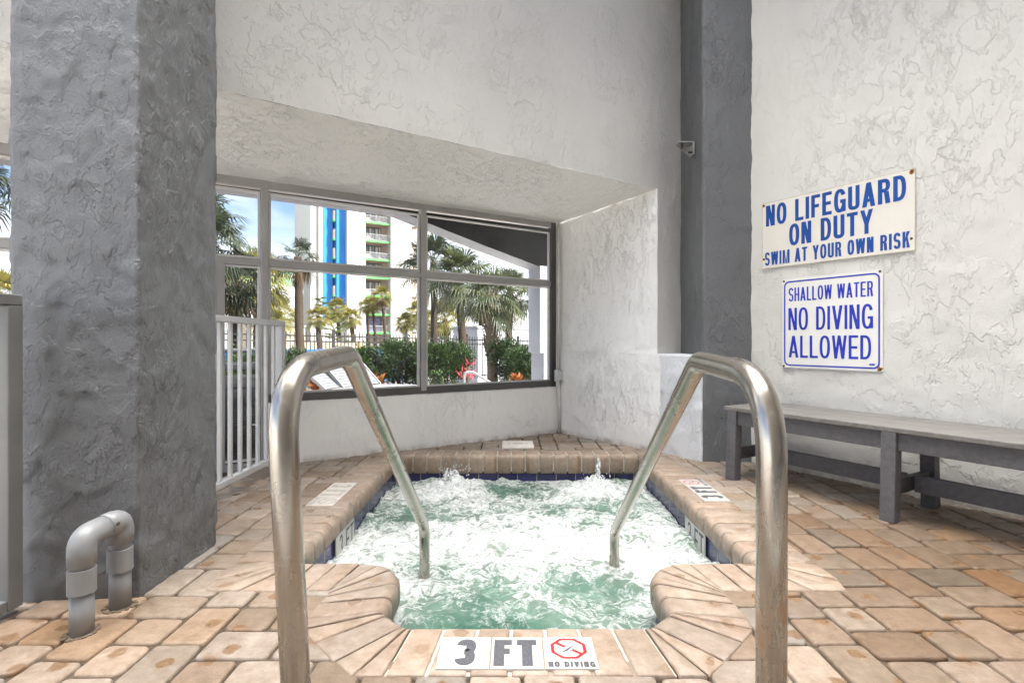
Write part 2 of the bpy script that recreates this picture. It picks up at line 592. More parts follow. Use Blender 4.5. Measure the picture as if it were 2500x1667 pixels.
def mat_water():
    m, nt, p, out = new_mat('spa_water')
    g = NT(nt)
    v = g.coord()
    foam = g.attr('foam')
    fs = g.n('ShaderNodeSeparateColor')
    g.l(foam, fs.inputs[0])
    warp = g.n('ShaderNodeTexNoise')
    warp.inputs['Scale'].default_value = 5.0
    warp.inputs['Detail'].default_value = 3
    g.l(v, warp.inputs['Vector'])
    sub = g.n('ShaderNodeVectorMath', operation='SUBTRACT')
    sub.inputs[1].default_value = (0.5, 0.5, 0.5)
    g.l(warp.outputs[1], sub.inputs[0])
    sc = g.n('ShaderNodeVectorMath', operation='SCALE')
    sc.inputs[3].default_value = 0.22
    g.l(sub.outputs[0], sc.inputs[0])
    add = g.n('ShaderNodeVectorMath', operation='ADD')
    g.l(v, add.inputs[0])
    g.l(sc.outputs[0], add.inputs[1])
    mp = g.n('ShaderNodeMapping')
    mp.inputs['Scale'].default_value = (1.0, 1.25, 1.0)
    g.l(add.outputs[0], mp.inputs['Vector'])
    a = g.noise(mp.outputs[0], 11, 6, 0.62, 0.6)
    b = g.noise(mp.outputs[0], 34, 5, 0.65, 0.8)
    web = g.math('SUBTRACT', 1.0, g.rng(g.math('ABSOLUTE', g.math('SUBTRACT', a, 0.5)), 0.0, 0.14))
    f = g.math('ADD', g.math('MULTIPLY', web, 0.42), g.math('MULTIPLY', b, 0.55))
    f = g.math('ADD', f, g.math('MULTIPLY', g.math('SUBTRACT', fs.outputs[0], 0.53), 0.78))
    mask = g.rng(f, 0.40, 0.84, 0, 1, False)
    deep = g.mix(g.rng(g.noise(v, 3.0, 3, 0.5), 0.35, 0.65), (0.045, 0.105, 0.075), (0.125, 0.205, 0.16))
    deep = g.mix(g.rng(fs.outputs[0], 0.35, 0.75), deep, (0.17, 0.21, 0.17))
    fcol = g.mix(g.rng(b, 0.34, 0.62), (0.28, 0.32, 0.295), (0.68, 0.685, 0.68))
    c = g.mix(mask, deep, fcol)
    g.l(c, p.inputs['Base Color'])
    g.l(g.rng(mask, 0, 1, 0.06, 0.55), p.inputs['Roughness'])
    setp(p, None, None, 0, 0.5)
    p.inputs['IOR'].default_value = 1.33
    h = g.math('ADD', g.math('MULTIPLY', mask, 0.35), g.math('ADD', g.math('MULTIPLY', b, 0.5), g.math('MULTIPLY', a, 0.8)))
    g.l(g.bump(h, 0.7, 0.012), p.inputs['Normal'])
    return m
M['water'] = mat_water()

def mat_splash():
    m, nt, p, out = new_mat('spray')
    setp(p, (0.86, 0.87, 0.88), 0.35, 0, 0.5)
    g = NT(nt)
    tr = g.n('ShaderNodeBsdfTransparent')
    mx = g.n('ShaderNodeMixShader')
    n = g.noise(g.coord(), 45, 4, 0.6)
    g.l(g.rng(n, 0.35, 0.65, 0.15, 0.75), mx.inputs[0])
    g.l(tr.outputs[0], mx.inputs[1])
    g.l(p.outputs[0], mx.inputs[2])
    g.l(mx.outputs[0], out.inputs[0])
    return m
M['spray'] = mat_splash()

def mat_glass():
    m, nt, p, out = new_mat('window_glass')
    nt.nodes.remove(p)
    g = NT(nt)
    tr = g.n('ShaderNodeBsdfTransparent')
    tr.inputs[0].default_value = (0.77, 0.78, 0.785, 1)
    gl = g.n('ShaderNodeBsdfGlossy')
    gl.inputs['Roughness'].default_value = 0.02
    fr = g.n('ShaderNodeFresnel')
    fr.inputs[0].default_value = 1.25
    mx = g.n('ShaderNodeMixShader')
    g.l(fr.outputs[0], mx.inputs[0])
    g.l(tr.outputs[0], mx.inputs[1])
    g.l(gl.outputs[0], mx.inputs[2])
    # a thin film of salt and dust
    df = g.n('ShaderNodeBsdfDiffuse')
    df.inputs[0].default_value = (0.75, 0.74, 0.72, 1)
    mx2 = g.n('ShaderNodeMixShader')
    n = g.noise(g.coord(), 1.6, 4, 0.6)
    g.l(g.rng(n, 0.35, 0.75, 0.004, 0.05), mx2.inputs[0])
    g.l(mx.outputs[0], mx2.inputs[1])
    g.l(df.outputs[0], mx2.inputs[2])
    g.l(mx2.outputs[0], out.inputs[0])
    return m
M['glass'] = mat_glass()

def mat_leaf(name, a, b, trans=0.3):
    m, nt, p, out = new_mat(name)
    g = NT(nt)
    t = g.attr('tint')
    sp = g.n('ShaderNodeSeparateColor')
    g.l(t, sp.inputs[0])
    c = g.mix(sp.outputs[0], a, b)
    g.l(c, p.inputs['Base Color'])
    setp(p, None, 0.5, 0, 0.4)
    tl = g.n('ShaderNodeBsdfTranslucent')
    g.l(c, tl.inputs[0])
    mx = g.n('ShaderNodeMixShader')
    mx.inputs[0].default_value = trans
    g.l(p.outputs[0], mx.inputs[1])
    g.l(tl.outputs[0], mx.inputs[2])
    g.l(mx.outputs[0], out.inputs[0])
    return m
M['palm_green'] = mat_leaf('palm_green', (0.028, 0.042, 0.016), (0.078, 0.092, 0.030))
M['palm_dark'] = mat_leaf('palm_dark', (0.016, 0.024, 0.014), (0.040, 0.052, 0.024))
M['palm_yellow'] = mat_leaf('palm_yellow', (0.075, 0.085, 0.014), (0.24, 0.19, 0.035))
M['palm_dead'] = mat_leaf('palm_dead', (0.08, 0.045, 0.02), (0.20, 0.12, 0.05))
M['hedge_leaf'] = mat_leaf('hedge_leaf', (0.007, 0.018, 0.005), (0.052, 0.100, 0.018))
M['croton_leaf'] = mat_leaf('croton_leaf', (0.20, 0.035, 0.015), (0.30, 0.13, 0.015))
M['red_leaf'] = mat_leaf('red_leaf', (0.32, 0.015, 0.05), (0.50, 0.05, 0.07))
M['pine_leaf'] = mat_leaf('pine_leaf', (0.05, 0.085, 0.015), (0.14, 0.17, 0.03))
M['bark'] = plain('bark', (0.055, 0.040, 0.029), 0.9, 0, 0.2, 0.4, 18, 0.9, 26, 0.02)
M['bark_grey'] = plain('bark_grey', (0.26, 0.215, 0.17), 0.9, 0, 0.2, 0.35, 18, 0.9, 30, 0.02)
M['stem'] = plain('stem', (0.09, 0.065, 0.04), 0.9, 0, 0.2, 0.3)
M['concrete'] = plain('concrete', (0.50, 0.48, 0.45), 0.85, 0, 0.3, 0.12, 2.0, 0.2, 40)
M['soil'] = plain('soil', (0.13, 0.095, 0.07), 0.95, 0, 0.2, 0.35, 4.0, 0.6, 20, 0.02)
M['curb_grey'] = plain('curb_grey', (0.24, 0.245, 0.26), 0.7, 0, 0.3, 0.1)
M['tower_white'] = plain('tower_white', (0.46, 0.44, 0.42), 0.8, 0, 0.3, 0.05, 0.2)
M['tower_blue'] = plain('tower_blue', (0.018, 0.175, 0.50), 0.6, 0, 0.3, 0.08, 0.3)
M['tower_green'] = plain('tower_green', (0.09, 0.52, 0.10), 0.6, 0, 0.3, 0.05)
M['tower_tan'] = plain('tower_tan', (0.42, 0.33, 0.25), 0.8, 0, 0.3, 0.1)
M['dark_glass'] = plain('dark_glass', (0.10, 0.105, 0.11), 0.08, 0, 0.5, 0.25, 0.6)
M['curtain'] = plain('curtain', (0.52, 0.47, 0.40), 0.8, 0, 0.3, 0.15, 2)
M['lobby_glass'] = plain('lobby_glass', (0.13, 0.12, 0.26), 0.15, 0, 0.5, 0.4, 1.5)
M['beige'] = plain('beige', (0.38, 0.31, 0.245), 0.8, 0, 0.3, 0.06, 0.4)
M['beige_dark'] = plain('beige_dark', (0.42, 0.31, 0.23), 0.8, 0, 0.3, 0.06, 0.4)
M['roof_green'] = plain('roof_green', (0.16, 0.36, 0.21), 0.7, 0, 0.3, 0.08, 0.4)
M['blue_paint'] = plain('blue_paint', (0.05, 0.20, 0.55), 0.5, 0, 0.4, 0.1, 2)
M['white_paint'] = plain('white_paint', (0.40, 0.40, 0.415), 0.7, 0, 0.3, 0.06, 1.0)
M['orange_paint'] = plain('orange_paint', (0.70, 0.28, 0.04), 0.6, 0, 0.3, 0.1)
M['sling'] = plain('sling', (0.12, 0.123, 0.13), 0.7, 0, 0.3, 0.12, 30)
M['asphalt'] = plain('asphalt', (0.16, 0.155, 0.15), 0.9, 0, 0.2, 0.2, 0.5)

# ------------------------------------------------------------------ plan of the room
WO = Vector((-0.535, 4.462, 0))           # a point of the window wall's inner face
E2 = Vector((0.848, 0.530, 0))            # along the window wall
NO = Vector((-0.530, 0.848, 0))           # outwards through the window
def wp(t, d=0.0, z=0.0):
    """point of the window wall: t along it, d outwards, z up"""
    p = WO + E2 * t + NO * d
    p.z = z
    return p
T_R = 1.163                               # right end of the window
T_M2 = -0.238
T_M1 = -1.464
T_M0 = -2.69
T_L = -3.95
SILL = 0.452
WTOP = 2.055
COLA = Vector((1.432, 3.842, 0))          # column, front-left corner
COLF = Vector((1.800, 3.834, 0))          # column, front-right corner at the right wall
HB = Vector((1.192, 4.198, 0))            # header edge beside the reveal
HD = Vector((0.861, 0.509, 0))            # along the header plane
RW = Vector((1.935, 3.616, 0))            # right wall point
RD = Vector((0.543, -0.840, 0))           # along the right wall towards the camera
RN = Vector((-0.840, -0.543, 0))          # into the room

def rwp(s, d=0.0, z=0.0):
    p = RW + RD * s + RN * d
    p.z = z
    return p

# displaced wall sheets: a grid between four corners pushed along its normal by noise
def rough_height(p, amp, k):
    a = mn.noise(p * 5.0 * k)
    b = mn.noise(p * 14.0 * k + Vector((3, 1, 7)))
    c = mn.noise(p * 34.0 * k + Vector((9, 4, 2)))
    pl = sstep(0.02, 0.16, mn.noise(Vector((p.x, p.y, p.z * 0.6)) * 7.0 * k + Vector((5, 5, 5)) + mn.noise_vector(p * 9 * k) * 0.25))
    return amp * (0.35 * a + 0.30 * b + 0.16 * c + 0.55 * pl)

def rough_sheet(mb, a, b, c, d, step=0.02, amp=0.006, k=1.0, mi=0, n=None):
    """grid a-b (bottom) to d-c (top), normal n"""
    a, b, c, d = map(Vector, (a, b, c, d))
    if n is None:
        n = (b - a).cross(d - a).normalized()
    nu = max(1, int((b - a).length / step))
    nv = max(1, int((d - a).length / step))
    vs = []
    for j in range(nv + 1):
        for i in range(nu + 1):
            u, v = i / nu, j / nv
            p = (a * (1 - u) + b * u) * (1 - v) + (d * (1 - u) + c * u) * v
            vs.append(p + n * rough_height(p, amp, k))
    fs = []
    for j in range(nv):
        for i in range(nu):
            q = j * (nu + 1) + i
            fs.append((q, q + 1, q + nu + 2, q + nu + 1))
    mb.pts(vs, fs, mi, True)

def rough_box(mb, poly, z0, z1, step=0.02, amp=0.008, k=1.0, top=True, bottom=False):
    """vertical prism with rough, welded, wavering faces (poly counter-clockwise seen from above)"""
    n = len(poly)
    pts = []
    for i in range(n):
        a = Vector((poly[i][0], poly[i][1], 0))
        b = Vector((poly[(i + 1) % n][0], poly[(i + 1) % n][1], 0))
        m = max(1, int((b - a).length / step))
        e = (b - a).normalized()
        nn = Vector((e.y, -e.x, 0))
        pe = (a - Vector((poly[i - 1][0], poly[i - 1][1], 0))).normalized()
        pn = Vector((pe.y, -pe.x, 0))
        for j in range(m):
            nrm = (nn + pn).normalized() if j == 0 else nn
            pts.append((a + e * ((b - a).length * j / m), nrm))
    nv = max(1, int((z1 - z0) / step))
    vs = []
    N = len(pts)
    for j in range(nv + 1):
        z = z0 + (z1 - z0) * j / nv
        for p, nrm in pts:
            q = Vector((p.x, p.y, z))
            vs.append(q + nrm * rough_height(q, amp, k))
    fs = []
    for j in range(nv):
        for i in range(N):
            i2 = (i + 1) % N
            fs.append((j * N + i, j * N + i2, (j + 1) * N + i2, (j + 1) * N + i))
    if top:
        fs.append([nv * N + i for i in range(N)])
    if bottom:
        fs.append([i for i in range(N)][::-1])
    mb.pts(vs, fs, 0, True)

# ------------------------------------------------------------------ the floor: pavers on sand
PC = 0.05                                 # pool centre line
XL, XR = -0.885, 0.985                    # pool side faces
NL, NR = -0.42, 0.52                      # entry notch faces
YF, YN, YB = 1.62, 2.09, 4.00             # front, shoulders, back
CW = 0.245                                # coping width

def outer_contains(x, y):
    if y > YB + CW or y < YF - CW + 0.0: return False
    if XL - CW < x < XR + CW and YN - CW < y < YB + CW: return True
    if NL - CW < x < NR + CW and YF - CW < y <= YN - CW:
        # the cut front corners
        if y < 1.60:
            k = (1.60 - y) / (1.60 - (YF - CW))
            return NL - CW + 0.22 * k < x < NR + CW - 0.22 * k
        return True
    return False

def paver_layout(x0, x1, y0, y1, cell):
    nx, ny = int((x1 - x0) / cell), int((y1 - y0) / cell)
    used = [[False] * nx for _ in range(ny)]
    out = []
    rnd = random.Random(11)
    for j in range(ny):
        i = 0
        while i < nx:
            if used[j][i]:
                i += 1
                continue
            run = 0
            while i + run < nx and not used[j][i + run]:
                run += 1
            def fits(w, h):
                if i + w > nx or j + h > ny: return False
                return all(not used[j + b][i + a] for a in range(w) for b in range(h))
            opts = []
            for (w, h, wt) in ((3, 2, 5), (2, 3, 4), (2, 2, 2.4)):
                if w <= run and run - w != 1 and fits(w, h):
                    opts.append((w, h, wt))
            if not opts:
                for (w, h, wt) in ((3, 2, 1), (2, 3, 1), (2, 2, 1), (1, 2, .5), (2, 1, .3), (1, 1, .1)):
                    if w <= run and fits(w, h):
                        opts.append((w, h, wt))
                        break
            tot = sum(o[2] for o in opts)
            r = rnd.random() * tot
            for o in opts:
                r -= o[2]
                if r <= 0:
                    break
            w, h = o[0], o[1]
            for a in range(w):
                for b in range(h):
                    used[j + b][i + a] = True
            out.append((x0 + i * cell, y0 + j * cell, w * cell, h * cell))
            i += w
    return out

PAL = [(0.325, 0.272, 0.228), (0.31, 0.25, 0.20), (0.29, 0.243, 0.20), (0.285, 0.258, 0.228), (0.34, 0.285, 0.238), (0.30, 0.253, 0.213), (0.24, 0.182, 0.135), (0.265, 0.208, 0.158)]

def paver(mb, x, y, w, h, rnd):
    g = 0.0043
    x0, x1, y0, y1 = x + g, x + w - g, y + g, y + h - g
    r = min(0.012 + rnd.random() * 0.014, (x1 - x0) * 0.35, (y1 - y0) * 0.35)
    ring = []
    for (cx, cy, a0) in ((x1 - r, y0 + r, -90), (x1 - r, y1 - r, 0), (x0 + r, y1 - r, 90), (x0 + r, y0 + r, 180)):
        for k in range(5):
            a = R(a0 + 22.5 * k)
            ring.append(Vector((cx + r * math.cos(a), cy + r * math.sin(a), 0)))
    c = Vector(((x0 + x1) / 2, (y0 + y1) / 2, 0))
    dz = rnd.uniform(-0.002, 0.0015)
    tx, ty = rnd.uniform(-0.014, 0.014), rnd.uniform(-0.014, 0.014)
    ph = rnd.random() * 50
    def lift(p, z, ins):
        d = (p - c)
        L = d.length
        q = c + d * ((L - ins) / L)
        wob = mn.noise(Vector((p.x * 22 + ph, p.y * 22, 0))) * 0.0035
        q += d.normalized() * wob
        q.z = z + dz + tx * (q.x - c.x) + ty * (q.y - c.y)
        return q
    rings = [[lift(p, -0.026, 0.0) for p in ring], [lift(p, -0.009, 0.0003) for p in ring], [lift(p, -0.0035, 0.0030) for p in ring], [lift(p, -0.0008, 0.008) for p in ring], [lift(p, 0.0, 0.017) for p in ring]]
    n = len(ring)
    vs = [p for rg in rings for p in rg]
    fs = []
    for a in range(4):
        for i in range(n):
            j = (i + 1) % n
            fs.append((a * n + i, a * n + j, (a + 1) * n + j, (a + 1) * n + i))
    fs.append([4 * n + i for i in range(n)])
    col = list(rnd.choice(PAL))
    cx, cy = c.x, c.y
    # iron-stained patch of paving by the bench, paler and worn beside the spa
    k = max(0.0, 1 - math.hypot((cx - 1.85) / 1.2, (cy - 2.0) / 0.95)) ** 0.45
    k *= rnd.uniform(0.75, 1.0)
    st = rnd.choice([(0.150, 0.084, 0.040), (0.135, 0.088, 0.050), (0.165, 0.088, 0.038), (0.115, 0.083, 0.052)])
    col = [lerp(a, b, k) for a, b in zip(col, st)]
    k2 = max(0.0, 1 - math.hypot((cx + 1.35) / 0.5, (cy - 1.62) / 0.3))
    col = [lerp(a, b, k2 * 0.8) for a, b in zip(col, (0.36, 0.22, 0.12))]
    vv = rnd.uniform(0.84, 1.10)
    col = [a * vv for a in col]
    mb.pts(vs, fs, 0, True, col)

mb = MB()
rnd = random.Random(5)
for (x, y, w, h) in paver_layout(-1.93, 3.9, 0.15, 5.45, 0.0725):
    cs = [(x, y), (x + w, y), (x, y + h), (x + w, y + h)]
    if all(outer_contains(*c) for c in cs) and outer_contains(x + w / 2, y + h / 2):
        continue
    if (Vector((x + w / 2, y + h / 2, 0)) - WO).dot(NO) > 0.12 and x > -1.4:
        continue
    if (Vector((x + w / 2, y + h / 2, 0)) - RW).dot(RN) < -0.2:
        continue
    paver(mb, x, y, w, h, rnd)
floor = mb.build('paved_floor', M['paver'], None, recalc=False)
tag(floor, kind='structure')

mb = MB()
zb = -0.0135
def sheet(mb, x0, x1, y0, y1, z):
    mb.pts([(x0, y0, z), (x1, y0, z), (x1, y1, z), (x0, y1, z)], [(0, 1, 2, 3)])
sheet(mb, -6, XL - 0.1, -4, 5.6, zb)
sheet(mb, XR + 0.1, 6.5, -4, 5.6, zb)
sheet(mb, XL - 0.1, XR + 0.1, YB + 0.1, 5.6, zb)
sheet(mb, XL - 0.1, XR + 0.1, -4, YF - 0.1, zb)
sheet(mb, XL - 0.1, NL - 0.1, YF - 0.1, YN - 0.1, zb)
sheet(mb, NR + 0.1, XR + 0.1, YF - 0.1, YN - 0.1, zb)
tag(mb.build('sand_ground', M['joint_sand'], None, recalc=False), kind='structure')

mb = MB()
mb.slab([(-5.6, -6.0, -0.008), (-1.96, -6.0, -0.008), (-1.96, 2.2, -0.008), (-5.6, 1.2, -0.008)], (0, 0, -0.2))
mb.slab([(-1.955, -3.2, -0.008), (7.5, -3.2, -0.008), (7.5, 0.14, -0.008), (-1.955, 0.14, -0.008)], (0, 0, -0.2))
tag(mb.build('terrace', M['concrete'], None), kind='structure')
# unseen wall and overhead slabs, added to block and shape the sky light
mb = MB()
mb.box((2.6, -3.1, 2.0), (9.0, 0.2, 4.2))
tag(mb.build('rear_blocker', M['white_stucco'], None), 'unseen white wall added behind the viewer to block low sky light', 'wall', None, 'structure')

mb = MB()
mb.slab([rwp(-0.6, -0.02, 4.05), rwp(6.0, -0.02, 4.05), rwp(6.0, 0.62, 4.05), rwp(0.1, 0.62, 4.05)], (0, 0, 0.2))
mb.slab([(HB + HD * -5.2 + Vector((0.0, 0.0, 4.05))), (HB + HD * 0.32 + Vector((0, 0, 4.05))), (HB + HD * 0.15 + Vector((HD.y, -HD.x, 0)) * 0.55 + Vector((0, 0, 4.05))), (HB + HD * -5.2 + Vector((HD.y, -HD.x, 0)) * 0.55 + Vector((0, 0, 4.05)))], (0, 0, 0.18))
mb.box((1.7, -1.25, 4.36), (8.0, 3.7, 0.2))
tag(mb.build('shade_ceiling', M['white_stucco'], None), kind='structure')

# ------------------------------------------------------------------ the spa
spa = thing('spa_pool', (PC, 3.0, 0), 'sunken spa with tan bullnose brick coping and a narrow entry, full of foaming water', 'hot tub')

def arc(cx, cy, r, a0, a1, n):
    return [(cx + r * math.cos(R(a0 + (a1 - a0) * k / n)), cy + r * math.sin(R(a0 + (a1 - a0) * k / n))) for k in range(n + 1)]

# joints of the coping: (inner point, outer point) going anticlockwise seen from above from the back left
def side(pa, pb, qa, qb, n):
    return [((lerp(pa[0], pb[0], k / n), lerp(pa[1], pb[1], k / n)), (lerp(qa[0], qb[0], k / n), lerp(qa[1], qb[1], k / n))) for k in range(n + 1)]

def left_half(sx):
    """joints from the back corner down one side to the front, sx=-1 left, +1 right; mirrored about PC"""
    hx, hn = (XR - XL) / 2, (NR - NL) / 2
    X = lambda d: PC + sx * d
    J = []
    J += side((X(hx), YB), (X(hx), YN + 0.10), (X(hx + CW), YB), (X(hx + CW), YN + 0.10), 16)
    # inside corner of the shoulder
    J += [((X(hx), YN + 0.02), (X(hx + CW), YN - 0.02)), ((X(hx - 0.004), YN + 0.004), (X(hx + CW), YN - CW + 0.08)), ((X(hx - 0.01), YN), (X(hx + CW - 0.02), YN - CW)), ((X(hx - 0.03), YN), (X(hx + 0.10), YN - CW))]
    J += side((X(hx - 0.09), YN), (X(hn + 0.19), YN), (X(hx - 0.06), YN - CW), (X(hn + CW - 0.01), YN - CW), 2)[0:]
    # rounded nose of the shoulder
    for k, a in enumerate((24, 48, 72, 90)):
        px, py = hn + 0.18 - 0.18 * math.sin(R(a)), YN - 0.18 + 0.18 * math.cos(R(a))
        J.append(((X(px), py), (X(hn + CW - 0.008), YN - CW - 0.012 * (k + 1))))
    J.append(((X(hn), 1.805), (X(hn + CW), 1.755)))
    J.append(((X(hn), 1.705), (X(hn + CW), 1.66)))
    # cut corner
    J.append(((X(hn - 0.006), 1.698), (X(hn + CW - 0.01), 1.598)))
    J.append(((X(hn - 0.02), 1.688), (X(hn + CW - 0.075), 1.528)))
    J.append(((X(hn - 0.085), 1.626), (X(hn + CW - 0.165), 1.438)))
    J.append(((X(hn - 0.098), 1.621), (X(hn + CW - 0.235), YF - CW)))
    J.append(((X(hn - 0.108), YF), (X(hn - 0.075), YF - CW)))
    return J

def brick(mb, j0, j1, zbot, rnd, r=0.036, gap=0.0035, ztop=0.006):
    (p0, q0), (p1, q1) = j0, j1
    P0, P1, Q0, Q1 = (Vector((a[0], a[1], 0)) for a in (p0, p1, q0, q1))
    def shrink(A, B, g):
        d = (B - A)
        L = d.length
        if L < 2.2 * g:
            m = (A + B) / 2
            return A.lerp(m, 0.6), B.lerp(m, 0.6)
        return A + d * (g / L), B - d * (g / L)
    P0, P1 = shrink(P0, P1, gap)
    Q0, Q1 = shrink(Q0, Q1, gap)
    prof = [(0.006, zbot), (0.0, zbot + 0.008)]
    for k in range(6):
        a = R(180 - 18 * k)
        prof.append((r + r * math.cos(a), ztop - r + r * math.sin(a)))
    prof += [(r * 1.4, ztop), (0.55, ztop), (0.975, ztop - 0.001), (0.993, ztop - 0.005), (1.0, ztop - 0.03)]
    tilt = rnd.uniform(-0.0015, 0.0015)
    def section(P, Q, dz, dd):
        W = (Q - P).length
        e = (Q - P) / W
        out = []
        for i, (d, z) in enumerate(prof):
            dist = d if i < len(prof) - 4 else d * W
            out.append(P + e * (dist + (dd if i < 8 else 0)) + Vector((0, 0, z - (dz if i >= 2 else 0) + tilt)))
        return out
    secs = []
    W = max((P1 - P0).length, (Q1 - Q0).length)
    b = min(0.25, 0.006 / max(W, 0.02))
    for t, dz, dd in ((0, 0.0045, 0.0035), (b * 0.5, 0.001, 0.001), (b, 0, 0), (0.5, 0, 0), (1 - b, 0, 0), (1 - b * 0.5, 0.001, 0.001), (1, 0.0045, 0.0035)):
        secs.append(section(P0.lerp(P1, t), Q0.lerp(Q1, t), dz, dd))
    n = len(prof)
    vs = [p for s in secs for p in s]
    fs = []
    for a in range(len(secs) - 1):
        for i in range(n - 1):
            fs.append((a * n + i, (a + 1) * n + i, (a + 1) * n + i + 1, a * n + i + 1))
        fs.append((a * n + n - 1, (a + 1) * n + n - 1, (a + 1) * n, a * n))
    col = list(rnd.choice([(0.325, 0.26, 0.208), (0.335, 0.27, 0.218), (0.31, 0.24, 0.19), (0.315, 0.26, 0.215), (0.34, 0.265, 0.208)]))
    vv = rnd.uniform(0.93, 1.07)
    col = [c * vv for c in col]
    mb.pts(vs, fs, 0, True, col)
    mb.pts(secs[0], [list(range(n))], 0, False, col)
    mb.pts(secs[-1], [list(range(n))[::-1]], 0, False, col)

mb = MB()
rnd = random.Random(3)
JL, JR = left_half(-1), left_half(1)
for J in (JL, JR):
    for a, b in zip(J, J[1:]):
        brick(mb, a, b, -0.092, rnd, gap=0.0042)
# front
F = side(JL[-1][0], JR[-1][0], JL[-1][1], JR[-1][1], 7)
for a, b in zip(F, F[1:]):
    brick(mb, a, b, -0.092, rnd, gap=0.005)
# back, a little higher and deeper
Bk = side((XL, YB), (XR, YB), (XL, YB + CW * 0.75), (XR, YB + CW * 0.75), 17)
for a, b in zip(Bk, Bk[1:]):
    brick(mb, a, b, -0.132, rnd, gap=0.0065, ztop=0.016)
# corner wedges at the back
for sx, xx in ((-1, XL), (1, XR)):
    c = (xx, YB)
    ring = [(xx + sx * CW, YB), (xx + sx * CW, YB + CW * 0.45), (xx + sx * CW * 0.55, YB + CW * 0.75), (xx, YB + CW * 0.75)]
    for a, b in zip(ring, ring[1:]):
        brick(mb, ((c[0] + (a[0] - c[0]) * 0.03, c[1] + (a[1] - c[1]) * 0.03), a), ((c[0] + (b[0] - c[0]) * 0.03, c[1] + (b[1] - c[1]) * 0.03), b), -0.11, rnd, ztop=0.010)
mb.build('coping', M['coping'], spa)

# mortar bed under the coping bricks
mb = MB()
def mortar(J, z0, z1, ins=0.012):
    for (p0, q0), (p1, q1) in zip(J, J[1:]):
        P0, P1, Q0, Q1 = (Vector((a[0], a[1], 0)) for a in (p0, p1, q0, q1))
        e0, e1 = (Q0 - P0), (Q1 - P1)
        a, b = P0 + e0 * 0.07, P1 + e1 * 0.07
        c, d = Q1 - e1 * 0.02, Q0 - e0 * 0.02
        vs = [(p.x, p.y, z0) for p in (a, b, c, d)] + [(p.x, p.y, z1) for p in (a, b, c, d)]
        mb.pts(vs, [(0, 1, 2, 3), (4, 5, 6, 7), (0, 1, 5, 4), (2, 3, 7, 6)])
for J, za, zb2, nm, mm in ((JL, -0.085, -0.006, 'joint_bed', 'joint_sand'), (JR, -0.085, -0.006, 'joint_bed', 'joint_sand'), (F, -0.085, -0.001, 'mortar_bed', 'mortar'), (Bk, -0.12, 0.008, 'mortar_bed', 'mortar')):
    mb = MB()
    mortar(J, za, zb2)
    mb.build(nm, M[mm], spa, recalc=False)

# tile band
mb = MB()
mb.uv = []
inner = [j[0] for j in JL][::-1]
loop = [j[0] for j in JL] + [j[0] for j in F][1:-1] + [j[0] for j in JR][::-1]
loop = loop + [loop[0]]
u = 0.0
prev = None
ctr = Vector((PC, 2.9, 0))
cols = []
for (x, y) in loop:
    p = Vector((x, y, 0))
    if prev is not None:
        u += (p - prev).length
    prev = p
    cols.append((p, u))
def offset_out(i):
    n = len(cols)
    a = cols[max(i - 1, 0)][0]
    b = cols[min(i + 1, n - 1)][0]
    e = (b - a).normalized()
    nn = Vector((-e.y, e.x, 0))
    return nn
vs = []
for i, (p, uu) in enumerate(cols):
    nn = offset_out(i)
    nn = -nn if False else nn
    q = p - nn * 0.022
    for z in (-0.07, -0.70):
        vs.append((q.x, q.y, z))
        mb.uv.append((uu, z + 0.0915 + 0.152 * 8))
fs = [(2 * i, 2 * i + 1, 2 * i + 3, 2 * i + 2) for i in range(len(cols) - 1)]
mb.pts(vs, fs)
mb.build('tile_band', M['pool_tile'], spa)

# ---- water
WZ = -0.195
JETS = [(-0.44, 3.72, 0.15, 0.135), (0.62, 3.70, 0.14, 0.115)]
def water_h(x, y):
    p = Vector((x, y, 0.3))
    h = 0.022 * mn.noise(p * 3.2) + 0.021 * mn.noise(p * 7.5 + Vector((4, 2, 0))) + 0.013 * mn.noise(p * 17 + Vector((1, 8, 3)))
    h += 0.006 * mn.noise(p * 36) * 1.0
    r = 1 - abs(mn.noise(Vector((x * 2.4, y * 5.0, 4.4))))
    h += 0.020 * (r ** 6)
    for (jx, jy, w, a) in JETS:
        d = math.hypot(x - jx, y - jy) / w
        g = math.exp(-d * d)
        h += a * g * (0.65 + 0.7 * abs(mn.noise(p * 26)) + 0.5 * mn.noise(p * 11))
        h += 0.02 * math.exp(-(d - 1.7) ** 2 * 2)
    return h
def foam_amt(x, y):
    p = Vector((x, y, 0))
    f = 0.66 + 0.32 * mn.noise(p * 2.0 + Vector((2, 0, 0))) + 0.28 * mn.noise(p * 5.5)
    # clear green water over the steps at the entry
    g = math.exp(-(((x - 0.02) / 0.55) ** 2 + ((y - 1.72) / 0.60) ** 2))
    f -= 0.40 * g
    g2 = math.exp(-(((x + 0.0) / 0.95) ** 2 + ((y - 3.75) / 0.12) ** 2))
    f -= 0.26 * g2
    f += 0.35 * math.exp(-(((x - 0.72) / 0.3) ** 2 + ((y - 2.4) / 0.35) ** 2))
    f += 0.22 * math.exp(-(((x + 0.1) / 0.6) ** 2 + ((y - 2.75) / 0.35) ** 2))
    for (jx, jy, w, a) in JETS:
        d = math.hypot(x - jx, y - jy) / (w * 1.2)
        f += 0.7 * math.exp(-d * d)
    return max(0.0, min(1.2, f))
mbw = MB()
step = 0.0115
xs0, xs1, ys0, ys1 = XL - 0.018, XR + 0.018, YF - 0.015, YB + 0.015
nx, ny = int((xs1 - xs0) / step), int((ys1 - ys0) / step)
idx = {}
vs, fo = [], []
